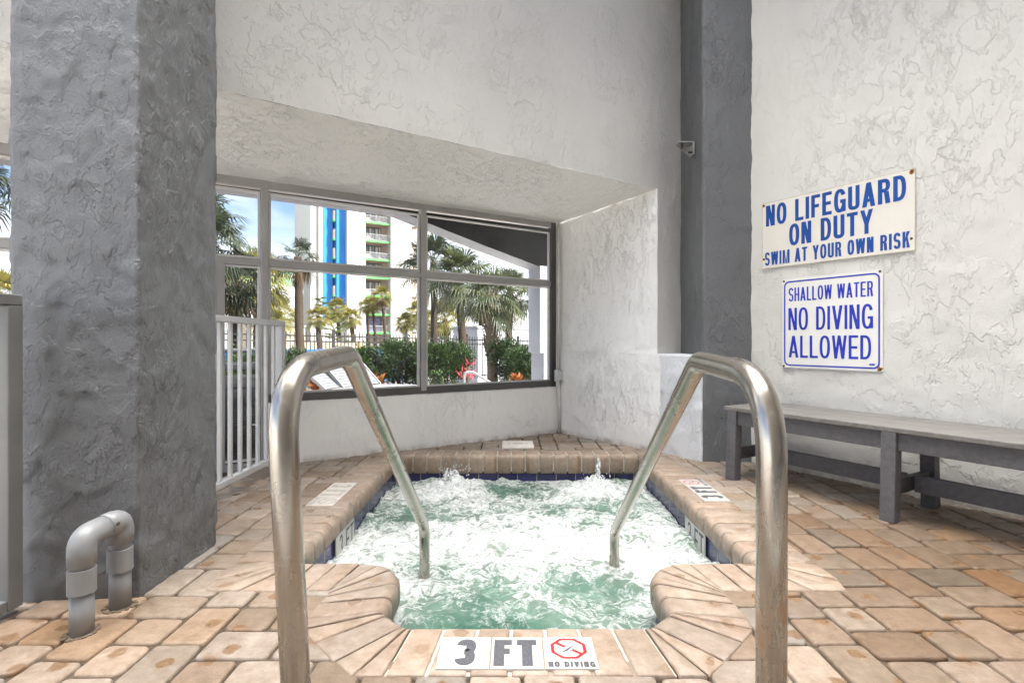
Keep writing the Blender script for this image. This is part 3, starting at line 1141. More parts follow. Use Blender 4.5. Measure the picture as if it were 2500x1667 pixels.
def wv(i, j):
    k = (i, j)
    if k not in idx:
        x, y = xs0 + (xs1 - xs0) * i / nx, ys0 + (ys1 - ys0) * j / ny
        idx[k] = len(vs)
        vs.append((x, y, WZ + water_h(x, y)))
        fo.append(foam_amt(x, y))
    return idx[k]
fs = []
for j in range(ny):
    for i in range(nx):
        x, y = xs0 + (xs1 - xs0) * (i + .5) / nx, ys0 + (ys1 - ys0) * (j + .5) / ny
        if y > YN - 0.02 or NL - 0.2 < x < NR + 0.2:
            fs.append((wv(i, j), wv(i + 1, j), wv(i + 1, j + 1), wv(i, j + 1)))
mbw.pts(vs, fs, 0, True)
wat = mbw.build('water', M['water'], None, recalc=False)
ca = wat.data.color_attributes.new('foam', 'FLOAT_COLOR', 'POINT')
dat = []
for f in fo:
    dat += [f, f, f, 1.0]
ca.data.foreach_set('color', dat)
tag(wat, kind='structure')

# ---- spray thrown up by the two jets
def spray(jx, jy, hgt, w, seed, label, spout):
    rn = random.Random(seed)
    mb = MB()
    def blob(c, r, sz):
        vs, fs = [], []
        nu, nv = 10, 6
        for a in range(nv + 1):
            th = math.pi * a / nv
            for b in range(nu):
                ph = 2 * math.pi * b / nu
                d = Vector((math.sin(th) * math.cos(ph), math.sin(th) * math.sin(ph), math.cos(th)))
                rr = r * (1 + 0.55 * mn.noise(d * 2.1 + c * 9))
                vs.append(c + Vector((d.x * rr, d.y * rr, d.z * rr * sz)))
        for a in range(nv):
            for b in range(nu):
                b2 = (b + 1) % nu
                fs.append((a * nu + b, a * nu + b2, (a + 1) * nu + b2, (a + 1) * nu + b))
        mb.pts(vs, fs, 0, True)
    base = Vector((jx, jy, WZ))
    for k in range(420):
        t = rn.random() ** 1.5
        a = rn.random() * 6.283
        rad = w * (1 - 0.55 * t) * math.sqrt(rn.random())
        c = base + Vector((math.cos(a) * rad, math.sin(a) * rad * 0.7, 0.03 + hgt * t * rn.uniform(0.7, 1.0)))
        blob(c, rn.uniform(0.003, 0.013) * (1 - 0.5 * t), rn.uniform(0.9, 1.7))
    for k in range(150):
        a = rn.random() * 6.283
        rad = w * 1.5 * math.sqrt(rn.random())
        c = base + Vector((math.cos(a) * rad, math.sin(a) * rad, 0.02 + hgt * 1.25 * rn.random() ** 1.5))
        blob(c, rn.uniform(0.0012, 0.0035), rn.uniform(1.0, 2.5))
    for k in range(spout):
        t = k / max(1, spout)
        c = base + Vector((rn.uniform(-0.012, 0.012), rn.uniform(-0.01, 0.01), 0.03 + (hgt + 0.12) * t))
        blob(c, 0.016 * (1 - 0.6 * t), 2.2)
    o = mb.build('water_spray', M['spray'])
    tag(o, label, 'spray', 'spray over the spa jets', 'stuff')
    return o
spray(-0.44, 3.72, 0.15, 0.095, 4, 'broad white burst of spray by the back edge of the spa, nearer the window door', 0)
spray(0.62, 3.70, 0.10, 0.10, 9, 'burst of spray with a thin upright spout by the back coping, nearer the grey column', 26)

# ------------------------------------------------------------------ walls
# right wall
RWH = 7.4  # upper wall, out of view, raised to keep the sun off the room
mb = MB()
rough_sheet(mb, rwp(-0.34, 0, -0.1), rwp(2.2, 0, -0.1), rwp(2.2, 0, 3.6), rwp(-0.34, 0, 3.6), 0.022, 0.006, 1.1, n=RN.copy())
mb.slab([rwp(-0.6, -0.03, -0.1), rwp(9.0, -0.03, -0.1), rwp(9.0, -0.03, RWH), rwp(-0.6, -0.03, RWH)], -RN * 0.25)
mb.pts([rwp(2.2, 0, -0.1), rwp(9.0, 0, -0.1), rwp(9.0, 0, RWH), rwp(2.2, 0, RWH), ], [(0, 1, 2, 3)])
mb.pts([rwp(-0.6, 0, 3.6), rwp(2.2, 0, 3.6), rwp(2.2, 0, RWH), rwp(-0.6, 0, RWH), ], [(0, 1, 2, 3)])
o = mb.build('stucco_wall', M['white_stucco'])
tag(o, 'long white rough stucco wall behind the bench, carrying the two blue and white signs', 'wall')

# window wall: header, reveal, knee wall, window
ww = thing('window_wall', wp(0), 'white stucco wall with a deep window niche above the far side of the spa', 'wall')
mb = MB()
def hp(t, z):
    p = HB + HD * t
    return Vector((p.x, p.y, z))
HZ0, HZ1 = 2.165, 2.15
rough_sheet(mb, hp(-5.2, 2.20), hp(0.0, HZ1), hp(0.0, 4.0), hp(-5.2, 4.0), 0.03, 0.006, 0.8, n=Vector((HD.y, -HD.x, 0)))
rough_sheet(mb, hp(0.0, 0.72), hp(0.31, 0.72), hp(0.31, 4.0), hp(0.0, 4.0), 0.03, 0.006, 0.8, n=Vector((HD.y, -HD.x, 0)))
mb.build('header', M['header_shade_stucco'], ww)
# soffit and reveal of the niche
CB = wp(T_R + 0.02, 0, 0)
mb = MB()
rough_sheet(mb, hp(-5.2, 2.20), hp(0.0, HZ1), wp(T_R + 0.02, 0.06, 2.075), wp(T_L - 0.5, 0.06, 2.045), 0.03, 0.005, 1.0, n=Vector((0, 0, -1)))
mb.build('soffit', M['niche_lit_stucco'], ww)
mb = MB()
up = Vector((0, 0, 1))
rnrm = (Vector((HB.x, HB.y, 0)) - CB).normalized()
rnrm = Vector((-rnrm.y, rnrm.x, 0))
if rnrm.x > 0: rnrm = -rnrm
cbo = wp(T_R + 0.02, 0.12, 0)
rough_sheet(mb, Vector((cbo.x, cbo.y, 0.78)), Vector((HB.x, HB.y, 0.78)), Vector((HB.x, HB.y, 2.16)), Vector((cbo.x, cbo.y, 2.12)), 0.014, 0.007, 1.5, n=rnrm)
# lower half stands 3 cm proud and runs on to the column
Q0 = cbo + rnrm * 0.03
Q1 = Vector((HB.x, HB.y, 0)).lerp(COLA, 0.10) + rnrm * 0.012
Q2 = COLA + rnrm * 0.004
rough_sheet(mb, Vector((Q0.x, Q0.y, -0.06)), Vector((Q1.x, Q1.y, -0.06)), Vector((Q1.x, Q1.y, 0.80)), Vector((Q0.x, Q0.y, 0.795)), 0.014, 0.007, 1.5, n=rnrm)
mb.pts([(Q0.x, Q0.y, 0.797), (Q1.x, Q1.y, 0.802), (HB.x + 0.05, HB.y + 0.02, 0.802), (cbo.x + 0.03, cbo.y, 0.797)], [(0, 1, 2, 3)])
mb.build('reveal', M['niche_lit_stucco'], ww)
# knee wall
mb = MB()
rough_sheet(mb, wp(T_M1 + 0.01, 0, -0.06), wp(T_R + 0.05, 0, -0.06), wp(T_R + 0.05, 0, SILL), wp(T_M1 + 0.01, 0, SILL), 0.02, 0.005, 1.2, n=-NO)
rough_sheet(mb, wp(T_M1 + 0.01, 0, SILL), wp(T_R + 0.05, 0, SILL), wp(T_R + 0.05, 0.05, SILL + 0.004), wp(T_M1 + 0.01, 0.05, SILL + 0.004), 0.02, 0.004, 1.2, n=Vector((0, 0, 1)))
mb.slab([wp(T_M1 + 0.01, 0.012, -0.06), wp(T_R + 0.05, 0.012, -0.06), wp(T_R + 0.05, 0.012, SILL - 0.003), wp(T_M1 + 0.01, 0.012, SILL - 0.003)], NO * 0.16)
mb.build('knee_wall', M['niche_lit_stucco'], ww)
# mass of the wall above the niche, seen from outside
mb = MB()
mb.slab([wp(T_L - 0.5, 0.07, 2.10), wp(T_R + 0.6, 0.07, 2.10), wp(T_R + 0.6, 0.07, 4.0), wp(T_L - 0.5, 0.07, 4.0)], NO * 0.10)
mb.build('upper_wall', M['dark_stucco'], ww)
mb = MB()
mb.slab([wp(T_R + 0.05, 0.16, -0.3), wp(T_R + 0.40, -0.95, -0.3), wp(T_R + 0.40, -0.95, 2.12), wp(T_R + 0.05, 0.16, 2.12)], E2 * 0.5 + NO * 0.0)
mb.build('side_wall', M['pale_grey_stucco'], ww)

# window frame
FD = 0.055      # set back from the inner face
def fbar(mb, t0, z0, t1, z1, w, d=0.05, mi=0, off=0.0):
    """frame bar between two points of the window plane; w = width across, d = depth"""
    a, b = wp(t0, FD + off, z0), wp(t1, FD + off, z1)
    if abs(t0 - t1) < 1e-6:
        mb.bar(a, b, w, d, mi, 0.003, up=NO)
    else:
        mb.bar(a, b, d, w, mi, 0.003, up=Vector((0, 0, 1)))
TRZ = 1.470
win = None
mb = MB()
fbar(mb, T_L, WTOP - 0.035, T_R, WTOP + 0.01, 0.075, 0.06)
fbar(mb, T_M1, SILL + 0.03, T_R, SILL + 0.03, 0.062, 0.06, 2)
mb.bar(wp(T_R - 0.03, FD, SILL), wp(T_R - 0.03, FD, WTOP + 0.03), 0.06, 0.066, 2, 0.003, up=NO)
for t, z0 in ((T_M2, SILL + 0.03), (T_M1, -0.05), (T_M0, -0.05), (T_L, -0.05)):
    mb.bar(wp(t, FD, z0), wp(t, FD, WTOP - 0.01), 0.050, 0.066, 0, 0.003, up=NO)
fbar(mb, T_L, TRZ, T_R, TRZ, 0.050, 0.052, 0, 0.002)
mb.bar(wp(-1.745, FD + 0.004, -0.05), wp(-1.745, FD + 0.004, TRZ - 0.02), 0.058, 0.05, 0, 0.003, up=NO)
fbar(mb, T_L, -0.01, T_M1, -0.01, 0.08, 0.06)
# pale glazing beads
for (ta, tb) in ((T_L, T_M0), (T_M0, T_M1), (T_M1, T_M2), (T_M2, T_R - 0.03)):
    for zz in (TRZ + 0.034, TRZ - 0.036, WTOP - 0.078, (SILL + 0.068 if ta >= T_M1 else 0.05)):
        mb.bar(wp(ta + 0.03, FD + 0.004, zz), wp(tb - 0.03, FD + 0.004, zz), 0.03, 0.012, 1, 0.0, up=Vector((0, 0, 1)))
    for tt in (ta + 0.036, tb - 0.036):
        mb.bar(wp(tt, FD + 0.005, SILL + 0.06 if ta >= T_M1 else 0.04), wp(tt, FD + 0.005, WTOP - 0.075), 0.014, 0.03, 1, 0.0, up=NO)
win = mb.build('window', [M['frame_metal'], M['frame_bead'], M['frame_dark']], ww)
for (ta, tb) in ((T_L, T_M0), (T_M0, T_M1), (T_M1, T_M2), (T_M2, T_R - 0.03)):
    for (za, zb_) in ((TRZ + 0.02, WTOP - 0.07), ((SILL + 0.05 if ta >= T_M1 else 0.03), TRZ - 0.02)):
        mb = MB()
        mb.slab([wp(ta + 0.02, FD + 0.018, za), wp(tb - 0.02, FD + 0.018, za), wp(tb - 0.02, FD + 0.018, zb_), wp(ta + 0.02, FD + 0.018, zb_)], NO * 0.006)
        mb.v = [p for p in mb.v]
        o = mb.build('pane', M['glass'], win)

# grey column by the right wall
mb = MB()
rough_box(mb, [(COLA.x, COLA.y), (COLF.x + 0.02, COLF.y), (COLF.x + 0.02, COLF.y + 0.62), (COLA.x - 0.002, COLA.y + 0.56)], -0.06, 4.2, 0.024, 0.008, 1.0)
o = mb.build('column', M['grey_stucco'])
tag(o, 'dark grey stucco column in the corner between the window niche and the right wall', 'column')
# low pale block at its foot with the ledge on top
mb = MB()
Ps = [Vector((Q1.x, Q1.y, 0)), COLA + rnrm * 0.004, COLA + Vector((0.0, 0.55, 0)), Vector((HB.x + 0.02, HB.y + 0.06, 0))]
rough_box(mb, [(p.x, p.y) for p in Ps], -0.06, 0.80, 0.02, 0.007, 1.3)
o = mb.build('wall_block', M['pale_grey_stucco'])
tag(o, 'low pale grey stucco block with a flat ledge at the foot of the dark column', 'ledge')

# left pillar
mb = MB()
rough_box(mb, [(-1.735, 1.772), (-1.312, 1.80), (-1.316, 2.275), (-1.74, 2.26)], -0.06, 4.6, 0.0125, 0.0075, 2.0)
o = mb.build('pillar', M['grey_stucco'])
tag(o, 'massive grey painted stucco pillar at the left with a plastic pipe loop at its foot', 'pillar')

# ------------------------------------------------------------------ fittings
# bracket on the column
br = thing('bracket', (1.40, 4.12, 2.40), 'small grey steel angle bracket bolted high on the dark column', 'bracket')
mb = MB()
mb.box((1.415, 4.02, 2.405), (0.012, 0.075, 0.10), 0, 0, 0.002)
mb.box((1.355, 4.02, 2.452), (0.115, 0.075, 0.010), 0, 0, 0.002)
mb.slab([(1.41, 4.062, 2.446), (1.41, 4.062, 2.365), (1.315, 4.062, 2.446)], (0, 0.006, 0))
mb.build('plate', M['grey_metal'], br)
for pa, pb in (((1.405, 4.0, 2.375), (1.375, 4.0, 2.375)), ((1.33, 4.0, 2.45), (1.33, 4.0, 2.405))):
    mb = MB()
    mb.tube([pa, pb], 0.008, 8)
    mb.build('bolt', M['screw'], br)

# conduit in the niche corner
cd = thing('conduit', wp(T_R + 0.0, -0.03, 0), 'thin painted conduit with a white junction box in the niche corner', 'conduit')
cpos = wp(T_R - 0.012, -0.035, 0)
mb = MB()
mb.tube([(cpos.x, cpos.y, 0.62), (cpos.x, cpos.y, 2.06)], 0.016, 10)
lo = wp(T_R - 0.015, -0.05, 0)
mb.tube([(lo.x, lo.y, -0.01), (lo.x, lo.y, 0.30), (lo.x - .006, lo.y, 0.52)], 0.015, 10)
mb.build('pipe', M['conduit'], cd)
mb = MB()
bx = wp(T_R - 0.02, -0.05, 0.565)
mb.box(bx, (0.075, 0.055, 0.115), math.atan2(E2.y, E2.x), 0, 0.006)
jb = mb.build('junction_box', M['white_metal'], cd)
for zz in (-0.045, 0.045):
    mb = MB()
    q = bx - NO * 0.029 + Vector((0, 0, zz))
    mb.tube([q, q - NO * 0.004], 0.006, 8)
    mb.build('screw', M['rust'], jb)

# pvc pipe loop
pv = thing('pvc_pipe', (-1.33, 1.66, 0), 'grey plastic pipe loop rising from the pavers at the foot of the pillar', 'pipe')
def bend(points, radius, n=8):
    """polyline with rounded corners"""
    pts = [Vector(p) for p in points]
    out = [pts[0]]
    for i in range(1, len(pts) - 1):
        a, b, c = pts[i - 1], pts[i], pts[i + 1]
        d0, d1 = (a - b).normalized(), (c - b).normalized()
        ang = d0.angle(d1)
        r = radius[i - 1] if isinstance(radius, (list, tuple)) else radius
        L = min(r / math.tan(ang / 2), (a - b).length * 0.49, (c - b).length * 0.49)
        s, e = b + d0 * L, b + d1 * L
        for k in range(n + 1):
            t = k / n
            out.append(s * (1 - t) ** 2 + b * 2 * t * (1 - t) + e * t * t)
    out.append(pts[-1])
    return out
mb = MB()
pr = 0.0315
y1, y2, zt = 1.583, 1.738, 0.295
mb.tube([(-1.33, y1, -0.02), (-1.33, y1, 0.13)], pr, 20)
mb.tube([(-1.33, y2, -0.02), (-1.33, y2, 0.17)], pr, 20)
mb.build('riser', M['pvc'], pv)
for yy in (y1, y2):
    mb = MB()
    rn = random.Random(int(yy * 1000))
    for q in range(26):
        a = 6.283 * q / 26
        rr = pr + rn.uniform(0.0, 0.014)
        mb.box((-1.33 + math.cos(a) * rr, yy + math.sin(a) * rr, 0.001), (rn.uniform(.008, .016), rn.uniform(.008, .014), rn.uniform(.002, .007)), a, 0, 0.001)
    mb.build('grout_collar', M['grout'], pv)
for yy in (y1, y2):
    mb = MB()
    mb.tube([(-1.33, yy, 0.125), (-1.33, yy, 0.127), (-1.33, yy, 0.20), (-1.33, yy, 0.202)], [pr, pr + 0.0055, pr + 0.0055, pr], 56, smooth=False)
    mb.tube([(-1.33, yy, 0.19), (-1.33, yy, 0.235)], pr + 0.001, 20)
    mb.build('coupling', M['pvc'], pv)
mb = MB()
pth = bend([(-1.33, y1, 0.212), (-1.33, y1, zt), (-1.33, y1 + 0.095, zt + 0.0)], 0.062, 10)
mb.tube([(-1.33, y1, 0.21)] + pth, [pr] + [pr + 0.006] * len(pth), 20)
mb.build('elbow', M['pvc'], pv)
mb = MB()
pth = bend([(-1.33, y2, 0.222), (-1.33, y2, zt + 0.002), (-1.33, y1 + 0.08, zt + 0.002)], 0.062, 10)
mb.tube([(-1.33, y2, 0.22)] + pth, [pr] + [pr + 0.007] * len(pth), 20)
e2 = mb.build('elbow', M['pvc'], pv)
mb = MB()
mb.tube([(-1.285, y1 + 0.085, zt + 0.012), (-1.281, y1 + 0.085, zt + 0.013)], 0.006, 8)
mb.build('screw', M['screw'], e2)

# ------------------------------------------------------------------ grab rails
def grab_rail(pts, rad, mat, label):
    rt = thing('grab_rail', (pts[0][0], pts[0][1], 0), label, 'grab rail', 'grab rails at the spa entry')
    mb = MB()
    path = bend(pts, rad, 14)
    # densify straight runs
    mb.tube(path, 0.0241, 28)
    mb.build('rail', mat, rt)
    mb = MB()
    x, y = pts[0][0], pts[0][1]
    mb.tube([(x, y, 0.0), (x, y, 0.006), (x, y, 0.016), (x, y, 0.024)], [0.055, 0.055, 0.045, 0.027], 24)
    mb.build('escutcheon', mat, rt)
    return rt
grab_rail([(-0.357, 0.885, -0.02), (-0.392, 0.865, 0.850), (-0.390, 1.225, 0.868), (-0.404, 2.36, 0.045), (-0.404, 2.37, -0.55)], [0.14, 0.085, 0.10], M['steel'],
          'polished steel grab rail with a dull tan sheen, nearer the pillar')
grab_rail([(0.432, 0.855, -0.02), (0.434, 0.855, 0.838), (0.450, 1.235, 0.853), (0.494, 2.47, -0.02), (0.494, 2.475, -0.55)], [0.15, 0.085, 0.10], M['steel_rusty'],
          'steel grab rail with rust stains on its near post, in front of the bench')

# ------------------------------------------------------------------ lettering
def strip(path, t, closed=False):
    """thick polyline as quads"""
    n = len(path)
    L, Rr = [], []
    for i in range(n):
        if closed:
            a, c = path[i - 1], path[(i + 1) % n]
        else:
            a, c = path[max(i - 1, 0)], path[min(i + 1, n - 1)]
        dx, dy = c[0] - a[0], c[1] - a[1]
        q = math.hypot(dx, dy) or 1
        nx_, ny_ = -dy / q * t / 2, dx / q * t / 2
        L.append((path[i][0] + nx_, path[i][1] + ny_))
        Rr.append((path[i][0] - nx_, path[i][1] - ny_))
    out = []
    for i in range(n if closed else n - 1):
        j = (i + 1) % n
        out.append([L[i], L[j], Rr[j], Rr[i]])
    return out

def sell(cx, cy, rx, ry, a0, a1, n=16, p=2.5):
    """arc of a squarish ellipse"""
    pts = []
    for k in range(n + 1):
        a = R(a0 + (a1 - a0) * k / n)
        c, s = math.cos(a), math.sin(a)
        pts.append((cx + rx * math.copysign(abs(c) ** (2 / p), c), cy + ry * math.copysign(abs(s) ** (2 / p), s)))
    return pts

def glyph(ch, w, h, t):
    """polygons of one capital in a w x h box, stroke t"""
    def rc(x0, y0, x1, y1): return [[(x0, y0), (x1, y0), (x1, y1), (x0, y1)]]
    def dg(x0, y0, x1, y1, tw): return [[(x0, y0), (x0 + tw, y0), (x1 + tw, y1), (x1, y1)]]
    b = t * 0.92
    if ch == 'I': return rc(0, 0, t, h)
    if ch == 'L': return rc(0, 0, t, h) + rc(t, 0, w, b)
    if ch == 'F': return rc(0, 0, t, h) + rc(t, h - b, w, h) + rc(t, h * .43, w * .88, h * .43 + b)
    if ch == 'E': return rc(0, 0, t, h) + rc(t, h - b, w, h) + rc(t, h * .44, w * .9, h * .44 + b) + rc(t, 0, w, b)
    if ch == 'H': return rc(0, 0, t, h) + rc(w - t, 0, w, h) + rc(t, h * .44, w - t, h * .44 + b)
    if ch == 'T': return rc(0, h - b, w, h) + rc(w / 2 - t / 2, 0, w / 2 + t / 2, h - b)
    if ch == 'N': return rc(0, 0, t, h) + rc(w - t, 0, w, h) + [[(t * .2, h), (t * 1.25, h), (w - t * .2, 0), (w - t * 1.25, 0)]]
    if ch == 'M': return rc(0, 0, t, h) + rc(w - t, 0, w, h) + [[(t, h), (t, h - t * 1.7), (w / 2 - t * .35, 0), (w / 2, 0), (w / 2, t * 1.3)]] + [[(w - t, h), (w - t, h - t * 1.7), (w / 2 + t * .35, 0), (w / 2, 0), (w / 2, t * 1.3)]]
    if ch == 'V': return dg(0, h, w / 2 - t * .55, 0, t * 1.08) + dg(w - t * 1.08, h, w / 2 - t * .55, 0, t * 1.08)
    if ch == 'A': return dg(0, 0, w / 2 - t * .55, h, t * 1.08) + dg(w - t * 1.08, 0, w / 2 - t * .55, h, t * 1.08) + rc(w * .25, h * .20, w * .75, h * .20 + b * .95)
    if ch == 'W':
        q = w / 4
        return dg(0, h, q - t * .45, 0, t) + dg(w / 2 - t / 2, h, q - t * .45, 0, t) + dg(w / 2 - t / 2, h, 3 * q - t * .55, 0, t) + dg(w - t, h, 3 * q - t * .55, 0, t)
    if ch == 'Y': return dg(0, h, w / 2 - t * .5, h * .40, t) + dg(w - t, h, w / 2 - t * .5, h * .40, t) + rc(w / 2 - t / 2, 0, w / 2 + t / 2, h * .42)
    if ch == 'K': return rc(0, 0, t, h) + [[(t, h * .32), (t, h * .32 + t * 1.5), (w - t * 1.2, h), (w, h)]] + [[(t + w * .12, h * .50), (t + w * .30, h * .66), (w, 0), (w - t * 1.15, 0)]]
    if ch == 'O': return strip(sell(w / 2, h / 2, w / 2 - t / 2, h / 2 - b / 2, 0, 360, 32)[:-1], t, True)
    if ch == 'D': return rc(0, 0, t, h) + strip([(t, h - b / 2)] + sell(w * .40, h / 2, w * .60 - t / 2, h / 2 - b / 2, 90, -90, 18) + [(t, b / 2)], b)
    if ch == 'G': return strip(sell(w / 2, h / 2, w / 2 - t / 2, h / 2 - b / 2, 28, 330, 26), t) + rc(w * .52, h * .40, w, h * .40 + b) + rc(w - t * .98, 0.02 * h, w, h * .40)
    if ch == 'U': return strip([(t / 2, h)] + sell(w / 2, w * .48, w / 2 - t / 2, w * .48 - b / 2, 180, 360, 16) + [(w - t / 2, h)], t)
    if ch == 'R': return rc(0, 0, t, h) + strip([(t, h - b / 2)] + sell(w * .48, h * .73, w * .50 - t / 2, h * .27 - b / 2, 90, -90, 14) + [(t, h * .46 + b / 2)], b) + dg(w - t * 1.1, 0, w * .48, h * .48, t * 1.08)
    r = (h - b) / 4
    if ch == 'S': return strip(sell(w / 2, h - b / 2 - r, w / 2 - t / 2, r, 12, 270, 18) + sell(w / 2, b / 2 + r, w / 2 - t / 2, r, 90, -168, 18)[1:], (t + b) / 2)
    if ch == '3': return strip(sell(w / 2, h - b / 2 - r, w / 2 - t / 2, r, 168, -78, 18) + sell(w / 2, b / 2 + r, w / 2 - t / 2, r, 78, -168, 18), (t + b) / 2 * .95)
    return []
GW = {'I': 0, 'M': 1.32, 'W': 1.45, 'L': .86, 'F': .86, 'E': .90, 'T': .95, ' ': .50, 'A': 1.10, 'Y': 1.08, 'V': 1.08, 'O': 1.06, 'G': 1.06}

def put_text(mb, body, O, U, V, u0, u1, v0, v1, lift, t=0.02, mi=0, gap=0.30):
    """one line of capitals fitted into the rectangle u0..u1, v0..v1 of the plane O,U,V; stroke t"""
    N = U.cross(V)
    h = v1 - v0
    g = t * gap + h * 0.045
    n_i = body.count('I')
    w = ((u1 - u0) - g * (len(body) - 1) - n_i * t) / sum(GW.get(c, 1.0) for c in body)
    x = u0
    k = 0
    for ch in body:
        cw = t if ch == 'I' else w * GW.get(ch, 1.0)
        for poly in glyph(ch, cw, h, t):
            k += 1
            mb.pts([O + U * (x + px) + V * (v0 + py) + N * (lift + 0.000012 * (k % 7)) for px, py in poly], [list(range(len(poly)))], mi)
        x += cw + g

UPZ = Vector((0, 0, 1))
# sign one
S1 = rwp(-0.1693, 0.012, 1.428)
U1 = RD.copy()
# the right wall is seen from the room: along RD reads left to right
def sign_panel(name, O, U, V, w, h, th, face, edge, label):
    root = thing(name, O + U * (w / 2), label, 'sign', 'safety signs on the white wall')
    N = U.cross(V)
    mb = MB()
    Mx = Matrix((U, V, N)).transposed().to_4x4()
    Mx.translation = O + U * (w / 2) + V * (h / 2) - N * (th / 2)
    mb.box((0, 0, 0), (w, h, th), 0, 0, 0.0, Mx)
    # thin worn edge strips
    e = 0.0035
    for (a, b, c, d) in ((0, w, 0, e), (0, w, h - e, h), (0, e, e, h - e), (w - e, w, e, h - e)):
        q = [O + U * a + V * c + N * 0.0006, O + U * b + V * c + N * 0.0006, O + U * b + V * d + N * 0.0006, O + U * a + V * d + N * 0.0006]
        mb.pts(q, [(0, 1, 2, 3)], 1)
    mb.build('panel', [face, edge], root)
    return root, N
s1, N1 = sign_panel('wall_sign', S1, U1, UPZ, 0.932, 0.477, 0.006, M['sign_face'], M['sign_edge'], 'long cream sign in blue capitals reading NO LIFEGUARD ON DUTY, above the square sign')
mb = MB()
put_text(mb, 'NO LIFEGUARD', S1, U1, UPZ, 0.030, 0.888, 0.305, 0.455, 0.0012, 0.0235)
put_text(mb, 'ON DUTY', S1, U1, UPZ, 0.199, 0.716, 0.140, 0.289, 0.0012, 0.0235)
put_text(mb, 'SWIM AT YOUR OWN RISK', S1, U1, UPZ, 0.022, 0.906, 0.022, 0.117, 0.0012, 0.0145)
mb.build('lettering', M['sign_blue'], s1, recalc=False)
def screws(root, O, U, V, N, spots, rust):
    for i, (u, v) in enumerate(spots):
        q = O + U * u + V * v
        mb = MB()
        mb.tube([q + N * 0.0005, q + N * 0.004], [0.0075, 0.005], 10)
        mb.build('screw', M['screw'], root)
    rn = random.Random(2)
    for (u, v, sz) in rust:
        mb = MB()
        q = O + U * u + V * v + N * 0.0009
        ring = []
        for k in range(14):
            a = 6.283 * k / 14
            rr = sz * rn.uniform(0.6, 1.15)
            ring.append(q + U * (math.cos(a) * rr) + V * (math.sin(a) * rr * 1.1))
        mb.pts(ring, [list(range(14))])
        mb.build('rust_stain', M['rust'], root, recalc=False)
screws(s1, S1, U1, UPZ, N1, [(0.012, 0.462), (0.915, 0.462), (0.012, 0.072), (0.913, 0.072)], [(0.013, 0.459, 0.012), (0.912, 0.459, 0.015), (0.016, 0.07, 0.009), (0.912, 0.071, 0.008)])

S2 = rwp(-0.0187, 0.012, 0.717)
s2, N2 = sign_panel('wall_sign', S2, U1, UPZ, 0.617, 0.622, 0.006, M['sign_face_white'], M['sign_face_white'], 'square white sign with a blue rounded border reading SHALLOW WATER NO DIVING ALLOWED')
mb = MB()
put_text(mb, 'SHALLOW WATER', S2, U1, UPZ, 0.045, 0.566, 0.462, 0.556, 0.0012, 0.0105)
put_text(mb, 'NO DIVING', S2, U1, UPZ, 0.043, 0.566, 0.262, 0.416, 0.0012, 0.0165)
put_text(mb, 'ALLOWED', S2, U1, UPZ, 0.045, 0.556, 0.072, 0.222, 0.0012, 0.0165)
mb.build('lettering', M['sign_violet'], s2, recalc=False)
mb = MB()
def rrect(w0, w1, h0, h1, r):
    pts = []
    for (cx, cy, a0) in ((w1 - r, h0 + r, -90), (w1 - r, h1 - r, 0), (w0 + r, h1 - r, 90), (w0 + r, h0 + r, 180)):
        for k in range(7):
            a = R(a0 + 15 * k)
            pts.append((cx + r * math.cos(a), cy + r * math.sin(a)))
    return pts
ra, rb = rrect(0.012, 0.603, 0.014, 0.604, 0.036), rrect(0.0215, 0.5935, 0.0235, 0.5945, 0.028)
vs = [S2 + U1 * a + UPZ * b + N2 * 0.0012 for a, b in ra] + [S2 + U1 * a + UPZ * b + N2 * 0.0012 for a, b in rb]
n = len(ra)
mb.pts(vs, [(i, (i + 1) % n, n + (i + 1) % n, n + i) for i in range(n)])
mb.build('border', M['sign_violet'], s2, recalc=False)
mb = MB()
q = S2 + U1 * 0.545 + UPZ * 0.036 + N2 * 0.0012
mb.pts([q, q + U1 * 0.03, q + U1 * 0.03 + UPZ * 0.010, q + UPZ * 0.010], [(0, 1, 2, 3)])
mb.build('maker_mark', M['sign_violet'], s2, recalc=False)
screws(s2, S2, U1, UPZ, N2, [(0.010, 0.607), (0.602, 0.610), (0.604, 0.014), (0.010, 0.010)], [(0.601, 0.016, 0.016), (0.008, 0.010, 0.010)])

# rust that has run down the wall under the sign
def mat_runs():
    m, nt, p, out = new_mat('rust_run')
    g = NT(nt)
    setp(p, (0.50, 0.34, 0.15), 0.9, 0, 0.2)
    tr = g.n('ShaderNodeBsdfTransparent')
    mx = g.n('ShaderNodeMixShader')
    n = g.noise(g.coord('Object', (1, 1, 0.25)), 60, 4, 0.6)
    g.l(g.rng(n, 0.42, 0.66, 0.0, 0.55), mx.inputs[0])
    g.l(tr.outputs[0], mx.inputs[1])
    g.l(p.outputs[0], mx.inputs[2])
    g.l(mx.outputs[0], out.inputs[0])
    return m
M['rust_run'] = mat_runs()

